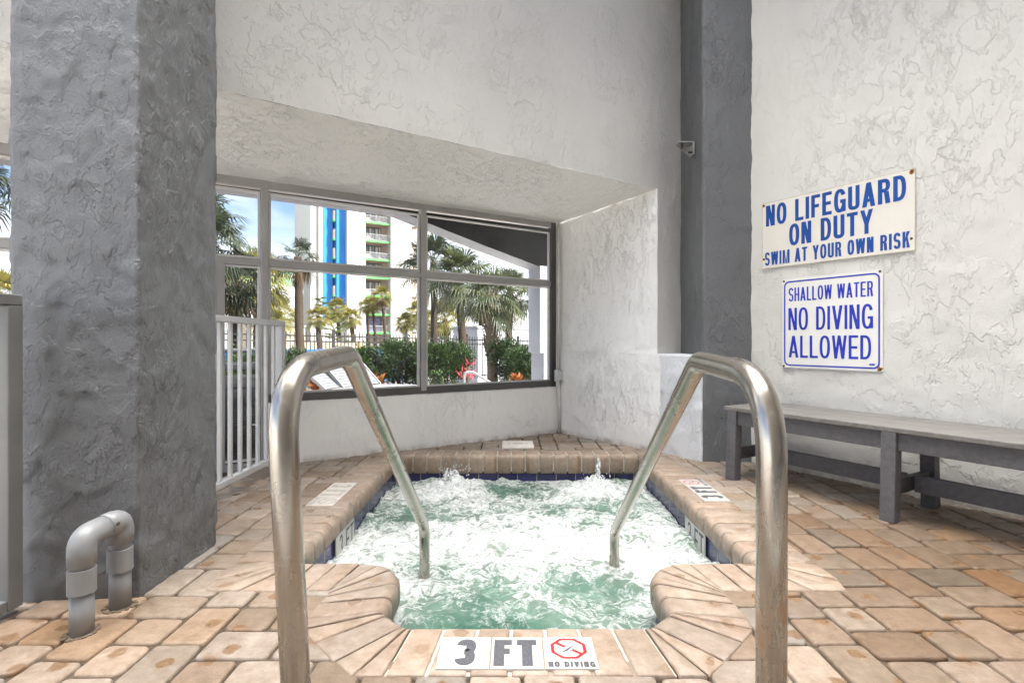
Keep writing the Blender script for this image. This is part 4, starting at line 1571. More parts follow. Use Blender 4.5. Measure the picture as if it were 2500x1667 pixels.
# depth marker tiles
def marker(O, U, V, label, faded=False):
    """three tiles in a row along U, tops towards V, lying on the coping"""
    T = 0.151
    N = Vector((0, 0, 1))
    root = thing('depth_marker', O + U * (1.5 * T) + V * (T / 2), label, 'depth marker', 'depth markers on the spa coping')
    face = M['tile_faded'] if faded else M['tile_white']
    ink = M['faded_ink'] if faded else M['tile_ink']
    red = M['faded_ink'] if faded else M['tile_red']
    for i in range(3):
        mb = MB()
        Mx = Matrix((U, V, N)).transposed().to_4x4()
        Mx.translation = O + U * (T * (i + .5)) + V * (T / 2) + N * (0.0015 if not faded else 0.0)
        mb.box((0, 0, 0), (T - 0.0048, T - 0.0030, 0.016), 0, 0, 0.0012, Mx)
        mb.build('tile', face, root)
    Z = 0.0099 if not faded else 0.0084
    mb = MB()
    put_text(mb, '3', O, U, V, T * 0.32, T * 0.72, T * 0.10, T * 0.92, Z, T * 0.205)
    mb.build('numeral', ink, root, recalc=False)
    mb = MB()
    put_text(mb, 'FT', O + U * T, U, V, T * 0.06, T * 0.88, T * 0.08, T * 0.90, Z, T * 0.20)
    mb.build('lettering', ink, root, recalc=False)
    P = O + U * (2 * T)
    mb = MB()
    cx, cy, ro, ri = T * 0.49, T * 0.62, T * 0.355, T * 0.29
    def octa(r):
        return [P + U * (cx + r * 1.03 * math.cos(R(22.5 + 45 * k))) + V * (cy + r * 0.98 * math.sin(R(22.5 + 45 * k))) + N * Z for k in range(8)]
    a, b = octa(ro), octa(ri)
    mb.pts(a + b, [(i, (i + 1) % 8, 8 + (i + 1) % 8, 8 + i) for i in range(8)])
    d = Vector((0, 0, 0)) + (U * 0.79 - V * 0.61)
    e = (U * 0.61 + V * 0.79)
    c = P + U * cx + V * cy + N * (Z + 0.0002)
    L = ri * 1.0
    for s in (-1, 1):
        mb.pts([c + d * (s * 0.012) + e * 0.005, c + d * (s * L) + e * 0.005, c + d * (s * L) - e * 0.005, c + d * (s * 0.012) - e * 0.005], [(0, 1, 2, 3)])
    mb.build('prohibition_mark', red, root, recalc=False)
    mb = MB()
    # the diver: a slim slanting figure, and the wavy water line
    body = [(-0.030, -0.026), (-0.018, -0.019), (-0.004, -0.012), (0.008, 0.002), (0.020, 0.017), (0.030, 0.022), (0.022, 0.020), (0.010, 0.009), (-0.004, -0.002), (-0.012, -0.010), (-0.020, -0.017)]
    mb.pts([c + U * a_ + V * b_ + N * 0.0003 for a_, b_ in body], [list(range(len(body)))])
    for k in range(8):
        for m_ in range(4):
            xa = -0.036 + k * 0.009 + m_ * 0.00225
            ya = 0.0035 * math.sin(math.pi * m_ / 4) * -1
            yb = 0.0035 * math.sin(math.pi * (m_ + 1) / 4) * -1
            if abs(xa) < 0.008: continue
            mb.pts([c + U * xa + V * ya, c + U * (xa + 0.00225) + V * yb, c + U * (xa + 0.00225) + V * (yb + 0.0014), c + U * xa + V * (ya + 0.0014)], [(0, 1, 2, 3)])
    mb.build('diver_figure', ink, root, recalc=False)
    mb = MB()
    put_text(mb, 'NO DIVING', P, U, V, T * 0.07, T * 0.93, T * 0.055, T * 0.215, Z, T * 0.042)
    mb.build('caption', ink, root, recalc=False)
    return root
X3, Y3 = Vector((1, 0, 0)), Vector((0, 1, 0))
marker(Vector((-0.212, 1.394, 0.0)), X3, Y3, 'row of three white tiles reading 3 FT NO DIVING on the front coping')
marker(Vector((XR + CW - 0.003, 2.86, 0.0)), Y3, -X3, 'row of 3 FT NO DIVING tiles set sideways in the coping nearer the bench')
marker(Vector((XL - CW + 0.003, 3.24, 0.0)), -Y3, X3, 'worn, almost blank 3 FT tiles in the coping nearer the pillar', True)

# upright depth tiles in the waterline band
def upright_marker(O, U, label):
    N = U.cross(UPZ)
    root = thing('waterline_marker', O + U * 0.15, label, 'depth marker', 'upright depth markers at the waterline')
    for i in range(2):
        mb = MB()
        Mx = Matrix((U, UPZ, N)).transposed().to_4x4()
        Mx.translation = O + U * (0.149 * (i + .5)) + UPZ * 0.074
        mb.box((0, 0, 0), (0.147, 0.147, 0.008), 0, 0, 0.001, Mx)
        mb.build('tile', M['tile_white'], root)
    mb = MB()
    put_text(mb, '3', O, U, UPZ, 0.05, 0.10, 0.012, 0.135, 0.0046, 0.016)
    put_text(mb, 'FT', O, U, UPZ, 0.155, 0.285, 0.012, 0.135, 0.0046, 0.016)
    mb.build('lettering', M['tile_ink'], root, recalc=False)
upright_marker(Vector((XR + 0.012, 2.94, -0.243)), Vector((0, -1, 0)), 'upright white 3 FT tiles at the waterline nearer the bench')
upright_marker(Vector((XL - 0.012, 2.60, -0.243)), Vector((0, 1, 0)), 'upright white 3 FT tiles at the waterline nearer the pillar')

# skimmer lid
lid = thing('skimmer_lid', (0.05, 4.42, 0), 'cream square skimmer lid in the paving behind the spa', 'lid')
mb = MB()
mb.box((0.05, 4.42, 0.009), (0.268, 0.262, 0.022), 0, 0, 0.004)
mb.build('cover', M['lid_plastic'], lid)
mb = MB()
for (a, b, r) in ((-0.075, 0.0, 0.011), (0.075, 0.0, 0.011)):
    mb.tube([(0.05 + a, 4.42 + b, 0.0195), (0.05 + a, 4.42 + b, 0.0208)], r, 12)
mb.box((0.05, 4.42, 0.0206), (0.085, 0.022, 0.002))
mb.build('finger_hole', M['grey_metal'], lid)

# ------------------------------------------------------------------ bench
BO = Vector((1.476, 3.377, 0))
BD = Vector((0.498, -0.867, 0)).normalized()
BN = Vector((0.867, 0.498, 0)).normalized()
bench = thing('bench', BO + BD * 0.9, 'long backless bench of grey plastic boards on dark grey legs along the white wall', 'bench')
def bp(s, d, z):
    p = BO + BD * s + BN * d
    return Vector((p.x, p.y, z))
def bbox(mb, s0, s1, d0, d1, z0, z1, bev=0.004):
    Mx = Matrix((BD, BN, BD.cross(BN))).transposed().to_4x4()
    Mx.translation = bp((s0 + s1) / 2, (d0 + d1) / 2, (z0 + z1) / 2)
    mb.box((0, 0, 0), (s1 - s0, d1 - d0, z1 - z0), 0, 0, bev, Mx)
for k in range(3):
    mb = MB()
    d0 = -0.045 + k * 0.163
    bbox(mb, -0.06, 1.88, d0, d0 + 0.160, 0.446, 0.472, 0.004)
    mb.build('seat_board', M['bench_seat'], bench)
for d in (-0.012, 0.40):
    mb = MB()
    bbox(mb, 0.0, 1.82, d - 0.014, d + 0.014, 0.356, 0.446, 0.003)
    mb.build('apron', M['bench_frame'], bench)
for s in (0.0, 0.905, 1.81):
    for (da, db_) in ((-0.010, -0.030), (0.398, 0.418)):
        mb = MB()
        a, b = bp(s, db_, -0.005), bp(s, da, 0.446)
        mb.bar(a, b, 0.068, 0.068, 0, 0.005, up=BD)
        mb.build('leg', M['bench_frame'], bench)
    mb = MB()
    bbox(mb, s - 0.016, s + 0.016, 0.0, 0.40, 0.125, 0.200, 0.003)
    mb.build('cross_stretcher', M['bench_frame'], bench)
for s0, s1 in ((0.02, 0.885), (0.925, 1.79)):
    mb = MB()
    bbox(mb, s0, s1, 0.180, 0.212, 0.118, 0.205, 0.003)
    mb.build('long_stretcher', M['bench_frame'], bench)

# ------------------------------------------------------------------ picket gates
def picket_gate(x, y0, y1, z0, z1, label, n, gm='white_metal'):
    root = thing('picket_gate', (x, (y0 + y1) / 2, 0), label, 'gate', 'white metal picket gates beside the pillar')
    mb = MB()
    mb.bar((x, y0, z1 - 0.018), (x, y1, z1 - 0.018), 0.05, 0.036, 0, 0.004)
    mb.build('top_rail', M[gm], root)
    mb = MB()
    mb.bar((x, y0, z0 + 0.018), (x, y1, z0 + 0.018), 0.04, 0.036, 0, 0.003)
    mb.build('bottom_rail', M[gm], root)
    for yy in (y0 + 0.025, y1 - 0.025):
        mb = MB()
        mb.bar((x, yy, z0 - 0.0), (x, yy, z1 - 0.037), 0.05, 0.05, 0, 0.003)
        mb.build('post', M[gm], root)
    for i in range(1, n):
        yy = lerp(y0 + 0.025, y1 - 0.025, i / n)
        mb = MB()
        mb.bar((x, yy, z0 + 0.037), (x, yy, z1 - 0.037), 0.020, 0.022, 0, 0.002)
        mb.build('picket', M[gm], root)
picket_gate(-1.635, 2.30, 3.64, 0.08, 1.045, 'white metal picket gate between the pillar and the knee wall, in front of the door', 12)
picket_gate(-1.662, 0.55, 1.715, 0.02, 1.055, 'white metal picket gate on the near side of the pillar, at the photo edge', 12, 'gate_shaded')
#OUTSIDE
# ------------------------------------------------------------------ outside: ground
def outp(t, d, z=0.0):
    return wp(t, d, z)
mb = MB()
mb.pts([(-400, -200, -1.15), (400, -200, -1.15), (400, 700, -1.15), (-400, 700, -1.15)], [(0, 1, 2, 3)])
tag(mb.build('ground', M['asphalt'], None, recalc=False), kind='structure')
mb = MB()
mb.slab([outp(-14, 0.17, -0.06), outp(9, 0.17, -0.06), outp(9, 4.7, -0.16), outp(-14, 4.7, -0.16)], (0, 0, -0.3))
tag(mb.build('pool_deck', M['concrete'], None), kind='structure')
mb = MB()
mb.slab([outp(-16, 4.7, -0.2), outp(12, 4.7, -0.30), outp(12, 12.5, -0.62), outp(-16, 12.5, -0.42)], (0, 0, -0.6))
tag(mb.build('planting_bed', M['soil'], None), kind='structure')
mb = MB()
mb.bar(outp(-14, 4.8, -0.06), outp(9, 4.8, -0.10), 0.22, 0.26, 0, 0.01)
tag(mb.build('planter_curb', M['curb_grey']), 'low grey painted curb between the pool deck and the planting bed', 'curb')

# ---- arched outer arcade wall
arc_pts = [(-7.5, 2.215), (-0.15, 2.22), (0.04, 2.172), (0.32, 2.098), (0.87, 1.962), (1.317, 1.856), (1.62, 1.785), (1.62, 0.77), (1.665, 0.76), (1.665, -0.4), (2.35, -0.4), (2.35, 2.85), (-7.5, 2.85)]
ar = thing('arcade_wall', outp(0, 1.1), 'dark shaded stucco arcade wall outside the window with a sloping arch and pier', 'wall')
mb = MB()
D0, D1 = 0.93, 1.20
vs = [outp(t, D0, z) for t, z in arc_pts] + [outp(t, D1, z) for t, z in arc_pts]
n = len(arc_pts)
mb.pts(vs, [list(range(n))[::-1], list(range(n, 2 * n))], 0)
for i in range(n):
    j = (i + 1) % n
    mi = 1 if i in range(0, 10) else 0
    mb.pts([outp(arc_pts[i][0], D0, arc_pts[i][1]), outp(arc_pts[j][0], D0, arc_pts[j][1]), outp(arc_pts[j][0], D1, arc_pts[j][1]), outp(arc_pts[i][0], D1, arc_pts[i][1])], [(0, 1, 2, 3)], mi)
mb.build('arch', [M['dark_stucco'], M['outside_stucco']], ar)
mb = MB()
mb.slab([outp(1.60, D0 - 0.01, 0.765), outp(1.60, D0 - 0.01, 1.80), outp(2.3, D0 - 0.01, 1.80), outp(2.3, D0 - 0.01, 0.765)], NO * 0.05)
mb.slab([outp(1.66, D0 - 0.004, -0.4), outp(1.66, D0 - 0.004, 0.765), outp(2.3, D0 - 0.004, 0.765), outp(2.3, D0 - 0.004, -0.4)], NO * 0.05)
mb.build('pier', M['outside_stucco'], ar)

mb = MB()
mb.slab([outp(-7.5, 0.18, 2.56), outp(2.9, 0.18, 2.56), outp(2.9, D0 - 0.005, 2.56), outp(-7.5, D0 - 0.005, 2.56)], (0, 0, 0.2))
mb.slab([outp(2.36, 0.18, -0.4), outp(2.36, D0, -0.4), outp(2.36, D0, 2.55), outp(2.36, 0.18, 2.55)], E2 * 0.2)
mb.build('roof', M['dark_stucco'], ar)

# ------------------------------------------------------------------ iron fence
FO = Vector((-8.06, 13.9, 0))
FDIR = Vector((0.791, 0.611, 0))
def fp(t, z=0.0):
    """z is measured from the sloping line of the fence's upper rail"""
    p = FO + FDIR * t
    p.z = 1.115 - 0.0185 * t + z
    return p
fen = thing('iron_fence', fp(4, -1.4), 'black iron picket fence running behind the hedge outside the window', 'fence')
T0, T1 = -5.0, 16.0
posts = [-3.5, -1.1, 1.35, 3.2, 5.65, 8.1, 10.5, 12.95, 15.4]
edges = [T0] + posts + [T1]
for t in posts:
    mb = MB()
    mb.bar(fp(t, -1.5), fp(t, 0.17), 0.075, 0.075, up=FDIR)
    mb.box(fp(t, 0.185), (0.075, 0.075, 0.03))
    mb.build('post', M['black_metal'], fen)
for a, b in zip(edges, edges[1:]):
    mb = MB()
    for z in (0.0, -0.165, -1.32):
        mb.bar(fp(a + 0.03, z), fp(b - 0.03, z), 0.04, 0.042)
    k = int((b - a) / 0.112)
    for i in range(1, k):
        t = lerp(a, b, i / k)
        mb.bar(fp(t, -1.42), fp(t, 0.10), 0.023, 0.023, up=FDIR)
        q = fp(t, 0.10)
        mb.pts([q + Vector((-.013, 0, 0)), q + Vector((0, -.013, 0)), q + Vector((.013, 0, 0)), q + Vector((0, .013, 0)), q + Vector((0, 0, .05))], [(0, 1, 4), (1, 2, 4), (2, 3, 4), (3, 0, 4)])
    mb.build('picket_panel', M['black_metal'], fen)

# ------------------------------------------------------------------ plants
def leaf_mesh(mb, rn, c, d, L, W, mi, t):
    """one pointed leaf from c along d"""
    d = d.normalized()
    s = d.cross(Vector((rn.uniform(-1, 1), rn.uniform(-1, 1), rn.uniform(0.3, 1.4))))
    if s.length < 1e-3:
        s = Vector((1, 0, 0))
    s.normalize()
    n = d.cross(s)
    mb.pts([c, c + d * (L * 0.45) + s * W + n * (W * 0.4), c + d * L - n * (L * 0.08), c + d * (L * 0.45) - s * W + n * (W * 0.4)], [(0, 1, 2), (0, 2, 3)], mi, False, (t, t, t))

def shrub_mesh(seed, rx, ry, h, n, leaf):
    rn = random.Random(seed)
    mb = MB()
    lumps = []
    for k in range(26):
        a = rn.random() * 6.283
        r = math.sqrt(rn.random()) * 0.8
        z = rn.uniform(0.25, 0.82)
        taper = 1.0 - 0.35 * max(0, z - 0.5)
        lumps.append((Vector((math.cos(a) * r * rx * taper, math.sin(a) * r * ry * taper, z * h)), rn.uniform(0.16, 0.30) * min(rx * 1.4, h)))
    for k in range(n):
        c, r = rn.choice(lumps)
        d = Vector((rn.gauss(0, 1), rn.gauss(0, 1), rn.gauss(0.25, 1))).normalized()
        rr = r * (0.55 + 0.5 * rn.random())
        p = c + d * rr
        if p.z < 0.03: continue
        dd = (d + Vector((rn.uniform(-.6, .6), rn.uniform(-.6, .6), rn.uniform(-.1, .8))))
        leaf_mesh(mb, rn, p, dd, leaf * rn.uniform(0.7, 1.3), leaf * 0.22, 0, min(1, max(0, rn.gauss(0.4, 0.28))))
    # a few sprigs that stick out
    for k in range(26):
        c, r = rn.choice(lumps)
        d = Vector((rn.gauss(0, .6), rn.gauss(0, .6), 1.0)).normalized()
        for m in range(10):
            p = c + d * (r * (0.9 + 0.09 * m))
            leaf_mesh(mb, rn, p, d + Vector((rn.uniform(-1, 1), rn.uniform(-1, 1), rn.uniform(-.3, .5))), leaf * rn.uniform(0.6, 1.1), leaf * 0.2, 0, min(1, max(0, rn.gauss(0.6, 0.2))))
    return mb, rn, lumps

PROTO = {}
def shrub(kind, loc, rot, sc, label, seed=1, rx=0.85, ry=0.6, h=1.1, n=4200, leaf=0.075, mat='hedge_leaf', group='green shrubs of the hedge', cat='shrub'):
    if kind not in PROTO:
        root = thing('hedge_shrub', (0, 0, 0), label, cat, group)
        mb, rn, lumps = shrub_mesh(seed, rx, ry, h, n, leaf)
        mb.build('foliage', M[mat], root, recalc=False)
        mb = MB()
        for k in range(7):
            c, r = lumps[k]
            mb.tube([(c.x * 0.2, c.y * 0.2, -0.1), (c.x * 0.5, c.y * 0.5, c.z * 0.5), (c.x, c.y, c.z)], [0.022, 0.016, 0.008], 6)
        mb.build('stem', M['stem'], root)
        PROTO[kind] = root
    else:
        root = copy_tree(PROTO[kind])
    root.location = loc
    root.rotation_euler = (0, 0, rot)
    root.scale = (sc[0], sc[1], sc[2])
    root['label'] = label
    return root

def gz(p):
    """height of the planting bed"""
    d = (Vector((p.x, p.y, 0)) - WO).dot(NO)
    t = (Vector((p.x, p.y, 0)) - WO).dot(E2)
    s = (t + 16) / 28
    return lerp(lerp(-0.2, -0.30, s), lerp(-0.42, -0.62, s), max(0, min(1, (d - 4.6) / 7.9)))

def ground_at(x, Z):
    p = Vector(((x - 1250) / 1250 * Z, Z, 0))
    p.z = gz(p)
    return p
# hedge: shrubs in a row in front of the fence; (photo x, depth, kind, wide, high, label)
HEDGE = [
    (455, 11.0, 'a', 1.0, 1.00, 'dark green shrub at the far left end of the hedge, behind the pillar'),
    (548, 11.4, 'b', 1.0, 0.98, 'dark hedge shrub seen between the leftmost pickets of the gate'),
    (632, 11.9, 'c', 1.0, 0.94, 'dark hedge shrub behind the window door mullion'),
    (705, 12.3, 'a', 1.0, 0.98, 'leafy hedge shrub just right of the gate, under the thick palm trunk'),
    (778, 12.6, 'b', 0.95, 0.80, 'low hedge shrub behind the bend of the grab rail nearer the pillar'),
    (895, 12.8, 'c', 1.15, 1.04, 'tall bushy hedge shrub beside the black fence post, right of the rail bend'),
    (975, 12.9, 'a', 1.15, 1.18, 'tall leafy hedge shrub left of the middle window mullion'),
    (1040, 12.7, 'b', 1.0, 1.20, 'bright green hedge shrub just right of the middle window mullion'),
    (1098, 12.9, 'c', 1.0, 1.12, 'rounded hedge shrub with bright leaf tips beside the short palm'),
    (1243, 14.2, 'a', 1.05, 1.20, 'broad dark hedge shrub between the short palm and the outer pier'),
    (1284, 13.6, 'b', 0.95, 1.06, 'dark hedge shrub partly behind the outer grey pier'),
]
for i, (x, Z, k, w, h, lab) in enumerate(HEDGE):
    p = ground_at(x, Z)
    shrub('hedge_' + k, p, i * 1.3, (w, w, h * 0.865), lab, seed={'a': 21, 'b': 34, 'c': 55}[k], rx={'a': .62, 'b': .70, 'c': .64}[k], h={'a': 1.30, 'b': 1.22, 'c': 1.34}[k], n=5200, leaf=0.085)

def small_plant(x, Z, z, R_, n, mat, label, cat, name, seed, L, W, up=0.5):
    rn = random.Random(seed)
    p = ground_at(x, Z)
    p.z = z
    root = thing(name, p, label, cat)
    mb = MB()
    for k in range(n):
        hh = rn.uniform(0.1, 1.0) * R_
        a = rn.random() * 6.283
        c = p + Vector((rn.uniform(-.3, .3) * R_, rn.uniform(-.3, .3) * R_, hh * 0.9))
        leaf_mesh(mb, rn, c, Vector((math.cos(a), math.sin(a), up + rn.uniform(-.2, .6))), L * rn.uniform(.7, 1.2), W, 0, rn.random())
    mb.build('foliage', M[mat], root, recalc=False)
    mb = MB()
    for k in range(4):
        mb.tube([p + Vector((0, 0, -0.25)), p + Vector((rn.uniform(-.1, .1), rn.uniform(-.1, .1), R_ * 0.8))], 0.010, 6)
    mb.build('stem', M['stem'], root)
small_plant(772, 9.4, -0.02, 0.24, 60, 'croton_leaf', 'orange and yellow croton plant seen under the arch of the grab rail', 'croton', 'croton_plant', 1, 0.17, 0.030)
small_plant(918, 9.7, -0.02, 0.24, 55, 'croton_leaf', 'red and orange croton plant right of the far end of the rail bend', 'croton', 'croton_plant', 2, 0.20, 0.032)
small_plant(1262, 11.5, -0.10, 0.22, 50, 'croton_leaf', 'pale orange croton plant near the outer pier', 'croton', 'croton_plant', 3, 0.19, 0.032)
small_plant(1140, 11.6, -0.05, 0.48, 26, 'red_leaf', 'tall red-leaved plant left of the short palm', 'red plant', 'ti_plant', 4, 0.20, 0.022, 1.1)
small_plant(1066, 11.0, -0.12, 0.42, 260, 'hedge_leaf', 'low green flowering bush at the foot of the middle window mullion', 'bush', 'flowering_bush', 5, 0.075, 0.020)

# ---- sabal palms
def frond(mb, rn, c, az, el, pet, bl, nl, mi, droop, tone):
    """fan leaf: petiole then leaflets"""
    d = Vector((math.cos(az) * math.cos(el), math.sin(az) * math.cos(el), math.sin(el)))
    side = Vector((-math.sin(az), math.cos(az), 0))
    nrm = d.cross(side)
    if nrm.z < 0: nrm = -nrm
    # petiole sags a little
    p0 = c
    p1 = c + d * (pet * 0.55)
    p2 = c + d * pet + Vector((0, 0, -0.10 * pet))
    w = 0.012
    for a, b in ((p0, p1), (p1, p2)):
        mb.pts([a - side * w, a + side * w, b + side * w * .8, b - side * w * .8], [(0, 1, 2, 3)], mi, False, (tone, tone, tone))
    d2 = (p2 - p1).normalized()
    roll = rn.uniform(-.5, .5)
    s2 = (side * math.cos(roll) + nrm * math.sin(roll)).normalized()
    for k in range(nl):
        a = lerp(-2.0, 2.0, k / (nl - 1)) + rn.uniform(-.04, .04)
        dl = d2 * math.cos(a) + s2 * math.sin(a)
        n2 = d2.cross(s2)
        if n2.z < 0: n2 = -n2
        dl = (dl + n2 * 0.22 * abs(math.sin(a))).normalized()
        L = bl * (1 - 0.22 * abs(a) / 2.0) * rn.uniform(0.88, 1.08)
        wd = bl * 0.036
        q0 = p2 + d2 * (0.10 * bl * (1 - abs(a) / 2.2))
        q1 = q0 + dl * (L * 0.55) + Vector((0, 0, -droop * L * 0.10))
        q2 = q0 + dl * L * 0.93 + Vector((0, 0, -droop * L * 0.42 - rn.uniform(0, .12) * L))
        sl = dl.cross(n2).normalized()
        t = min(1, max(0, tone + rn.uniform(-.12, .12)))
        mb.pts([q0 - sl * wd * .35, q0 + sl * wd * .35, q1 + sl * wd, q1 - sl * wd, q2], [(0, 1, 2, 3), (3, 2, 4)], mi, False, (t, t, t))

def crown_mesh(name, seed, mats, n_live, n_dead, R_=1.0, upright=0.0):
    """crown of about radius R_ round the origin"""
    rn = random.Random(seed)
    mb = MB()
    for k in range(n_live):
        f = (k + 0.5) / n_live
        el = R(lerp(82, -38, f ** 0.9) + rn.uniform(-10, 10) + upright)
        az = k * 2.39996 + rn.uniform(-.25, .25)
        frond(mb, rn, Vector((0, 0, -0.05 * f)), az, el, R_ * lerp(0.42, 0.56, f) * rn.uniform(.85, 1.1), R_ * rn.uniform(0.5, 0.62), 19, 0, lerp(0.5, 1.4, f), min(1, max(0, rn.gauss(0.55 - 0.2 * f, 0.2))))
    for k in range(n_dead):
        az = rn.random() * 6.283
        el = R(rn.uniform(-78, -40))
        frond(mb, rn, Vector((0, 0, -0.10)), az, el, R_ * rn.uniform(.25, .45), R_ * rn.uniform(0.35, .5), 13, 1, 1.3, rn.random())
    return mb

CROWN = {}
def palm(kind, base, top, r0, r1, R_, label, mats=('palm_green', 'palm_dead'), bark='bark', live=34, dead=12, group='palms beyond the window', boots=0, lean=None, seed=1, zscale=1.0, name='palm_tree'):
    base, top = Vector(base), Vector(top)
    root = thing(name, base, label, 'palm', group)
    key = (kind, mats)
    if key not in CROWN:
        mb = crown_mesh('crown', seed, mats, live, dead)
        o = mb.build('crown', [M[mats[0]], M[mats[1]]], None, recalc=False)
        o.parent = root
        CROWN[key] = o.data
    else:
        o = bpy.data.objects.new('crown', CROWN[key])
        COL.objects.link(o)
        o.parent = root
    o.location = top - base
    o.scale = (R_, R_, R_ * zscale)
    o.rotation_euler = (0, 0, (hash_(label) % 628) / 100)
    mb = MB()
    path, rad = [], []
    N_ = 26
    for k in range(N_ + 1):
        t = k / N_
        p = base.lerp(top, t)
        if lean:
            p = p + Vector(lean) * math.sin(math.pi * t)
        p = p + Vector((mn.noise(Vector((t * 3, base.x, 0))), mn.noise(Vector((t * 3, base.x, 5))), 0)) * r0 * 0.35
        path.append(p)
        rad.append(lerp(r0 * (1 + 0.25 * (1 - t) ** 6), r1, t) * (1 + 0.05 * math.sin(k * 2.7) + 0.05 * mn.noise(Vector((k * .9, base.x, 2)))))
    mb.tube(path, rad, 14)
    mb.build('trunk', M[bark], root)
    if boots:
        mb = MB()
        rn = random.Random(4)
        H = (top - base).length
        for k in range(boots):
            t = lerp(0.36, 0.99, k / boots)
            a = k * 2.4
            c = base.lerp(top, t)
            rr = lerp(r0, r1, t)
            dv = Vector((math.cos(a), math.sin(a), 0))
            s = Vector((-math.sin(a), math.cos(a), 0))
            b0 = c + dv * rr * 0.8
            b1 = c + dv * (rr * 1.25 + 0.03) + s * rn.uniform(-.05, .05) + Vector((0, 0, 0.16))
            b2 = b1 + dv * 0.04 + s * rn.uniform(-.06, .06) + Vector((0, 0, 0.13))
            mb.bar(b0 - Vector((0, 0, 0.05)), b1, 0.085, 0.03, up=dv)
            mb.bar(b1, b2, 0.05, 0.025, up=dv)
        mb.build('leaf_base', M['bark_grey'], root)
    return root
def hash_(s):
    h = 7
    for ch in s:
        h = (h * 31 + ord(ch)) % 1000003
    return h

def palm_px(kind, xb, yb, xt, yt, Z, r, R_, label, **kw):
    """trunk from (xb,yb) to the heart of the crown (xt,yt), all at depth Z"""
    palm(kind, at(xb, yb, Z), at(xt, yt, Z), r, r * kw.pop('taper', 0.9), R_, label, **kw)

G_, Y_, DK = ('palm_green', 'palm_dead'), ('palm_yellow', 'palm_dead'), ('palm_dark', 'palm_dead')
# near ones beyond the hedge, right of the middle mullion
palm_px('round', 1203, 955, 1196, 722, 14.5, 0.145, 1.10, 'short palm with a shaggy trunk of old leaf bases, right of the middle mullion', bark='bark_grey', boots=60, mats=G_, live=38, dead=4, seed=3)
palm_px('round', 1131, 925, 1122, 672, 18.6, 0.15, 1.45, 'stout palm with drooping dark fronds behind the short palm, left of it', mats=G_, seed=3)
palm_px('full', 1241, 925, 1246, 712, 19.5, 0.14, 1.25, 'palm with a smooth trunk nearest the outer pier', mats=G_, seed=8, live=36, dead=14)
palm_px('full', 1062, 860, 1058, 640, 22.0, 0.15, 1.75, 'tall palm whose fronds hang across the middle mullion under the arch', mats=DK, seed=8)
palm_px('shaggy', 1176, 810, 1172, 735, 30.0, 0.15, 1.30, 'palm with a brown skirt of dead fronds behind the short palm', mats=G_, seed=12, live=22, dead=34)
palm_px('sunny', 1095, 895, 1086, 778, 27.0, 0.15, 1.45, 'yellow green sunlit palm between the middle mullion and the white wall', mats=Y_, seed=5, live=42, dead=8)
# middle distance, in front of the tower
palm_px('sunny', 993, 868, 990, 785, 36.0, 0.14, 0.98, 'small yellow green palm before the white pier of the tower', mats=Y_, seed=5)
palm_px('sunny', 1028, 872, 1020, 762, 36.0, 0.14, 1.15, 'taller yellow green palm partly behind the middle mullion', mats=Y_, seed=5)
palm_px('slim', 948, 895, 931, 722, 40.0, 0.15, 1.15, 'rightmost and tallest of three slim leaning palms before the tower balconies', mats=Y_, seed=17, live=30, dead=9, taper=0.7)
palm_px('slim', 920, 880, 910, 742, 41.0, 0.14, 0.92, 'middle of three slim palms before the tower balconies', mats=Y_, seed=17, taper=0.7)
palm_px('slim', 902, 880, 896, 745, 42.0, 0.13, 0.98, 'leftmost of three slim palms before the tower balconies', mats=Y_, seed=17, taper=0.7)
palm_px('full', 866, 880, 857, 775, 36.0, 0.16, 1.0, 'bushy bare-trunked palm at the tower foot, left of three slim palms', mats=Y_, seed=8)
palm_px('sunny', 829, 850, 823, 752, 42.0, 0.15, 1.30, 'palm with a wide crown in front of the blue stripe of the tower', mats=Y_, seed=5)
palm_px('full', 779, 880, 779, 772, 33.0, 0.17, 1.05, 'palm with a short trunk beside the layered pine', mats=Y_, seed=8)
# left
palm_px('sunny', 678, 860, 682, 760, 26.0, 0.15, 1.15, 'bushy orange green palm just left of the thick bare trunk', mats=Y_, seed=5, dead=20)
palm_px('sunny', 655, 860, 664, 790, 24.0, 0.15, 1.05, 'low palm with golden dead fronds beside the window door mullion', mats=Y_, seed=5)
palm_px('sparse', 733, 905, 727, 628, 14.2, 0.125, 0.78, 'palm with a thick bare dark trunk and thin wind-torn crown', mats=DK, seed=23, live=17, dead=10, taper=0.82)
palm_px('shaggy', 578, 930, 577, 692, 15.0, 0.15, 1.30, 'dark palm with a heavy drooping crown behind the gate', mats=DK, seed=12)
palm_px('sunny', 626, 930, 628, 672, 18.5, 0.12, 1.45, 'tall yellow palm with bright sunlit fronds left of the window door mullion', mats=Y_, seed=5)
palm_px('full', 500, 930, 510, 590, 13.5, 0.15, 1.30, 'dark palm reaching high against the sky at the pillar edge', mats=DK, seed=8)
palm_px('sparse', 470, 930, 492, 535, 15.0, 0.14, 1.40, 'tallest dark palm, its fronds showing beside the pillar against the sky', mats=DK, seed=23)
palm_px('full', -60, 930, -60, 440, 12.0, 0.15, 1.10, 'dark palm at the photo edge seen through the far window left of the pillar', mats=DK, seed=8)
palm_px('sunny', 0, 900, 0, 720, 17.0, 0.14, 1.20, 'golden palm at the photo edge low in the far window left of the pillar', mats=Y_, seed=5)
palm_px('sunny', 1312, 880, 1318, 800, 40.0, 0.14, 1.2, 'distant sunlit palm glimpsed at the outer pier above the white wall', mats=Y_, seed=5)

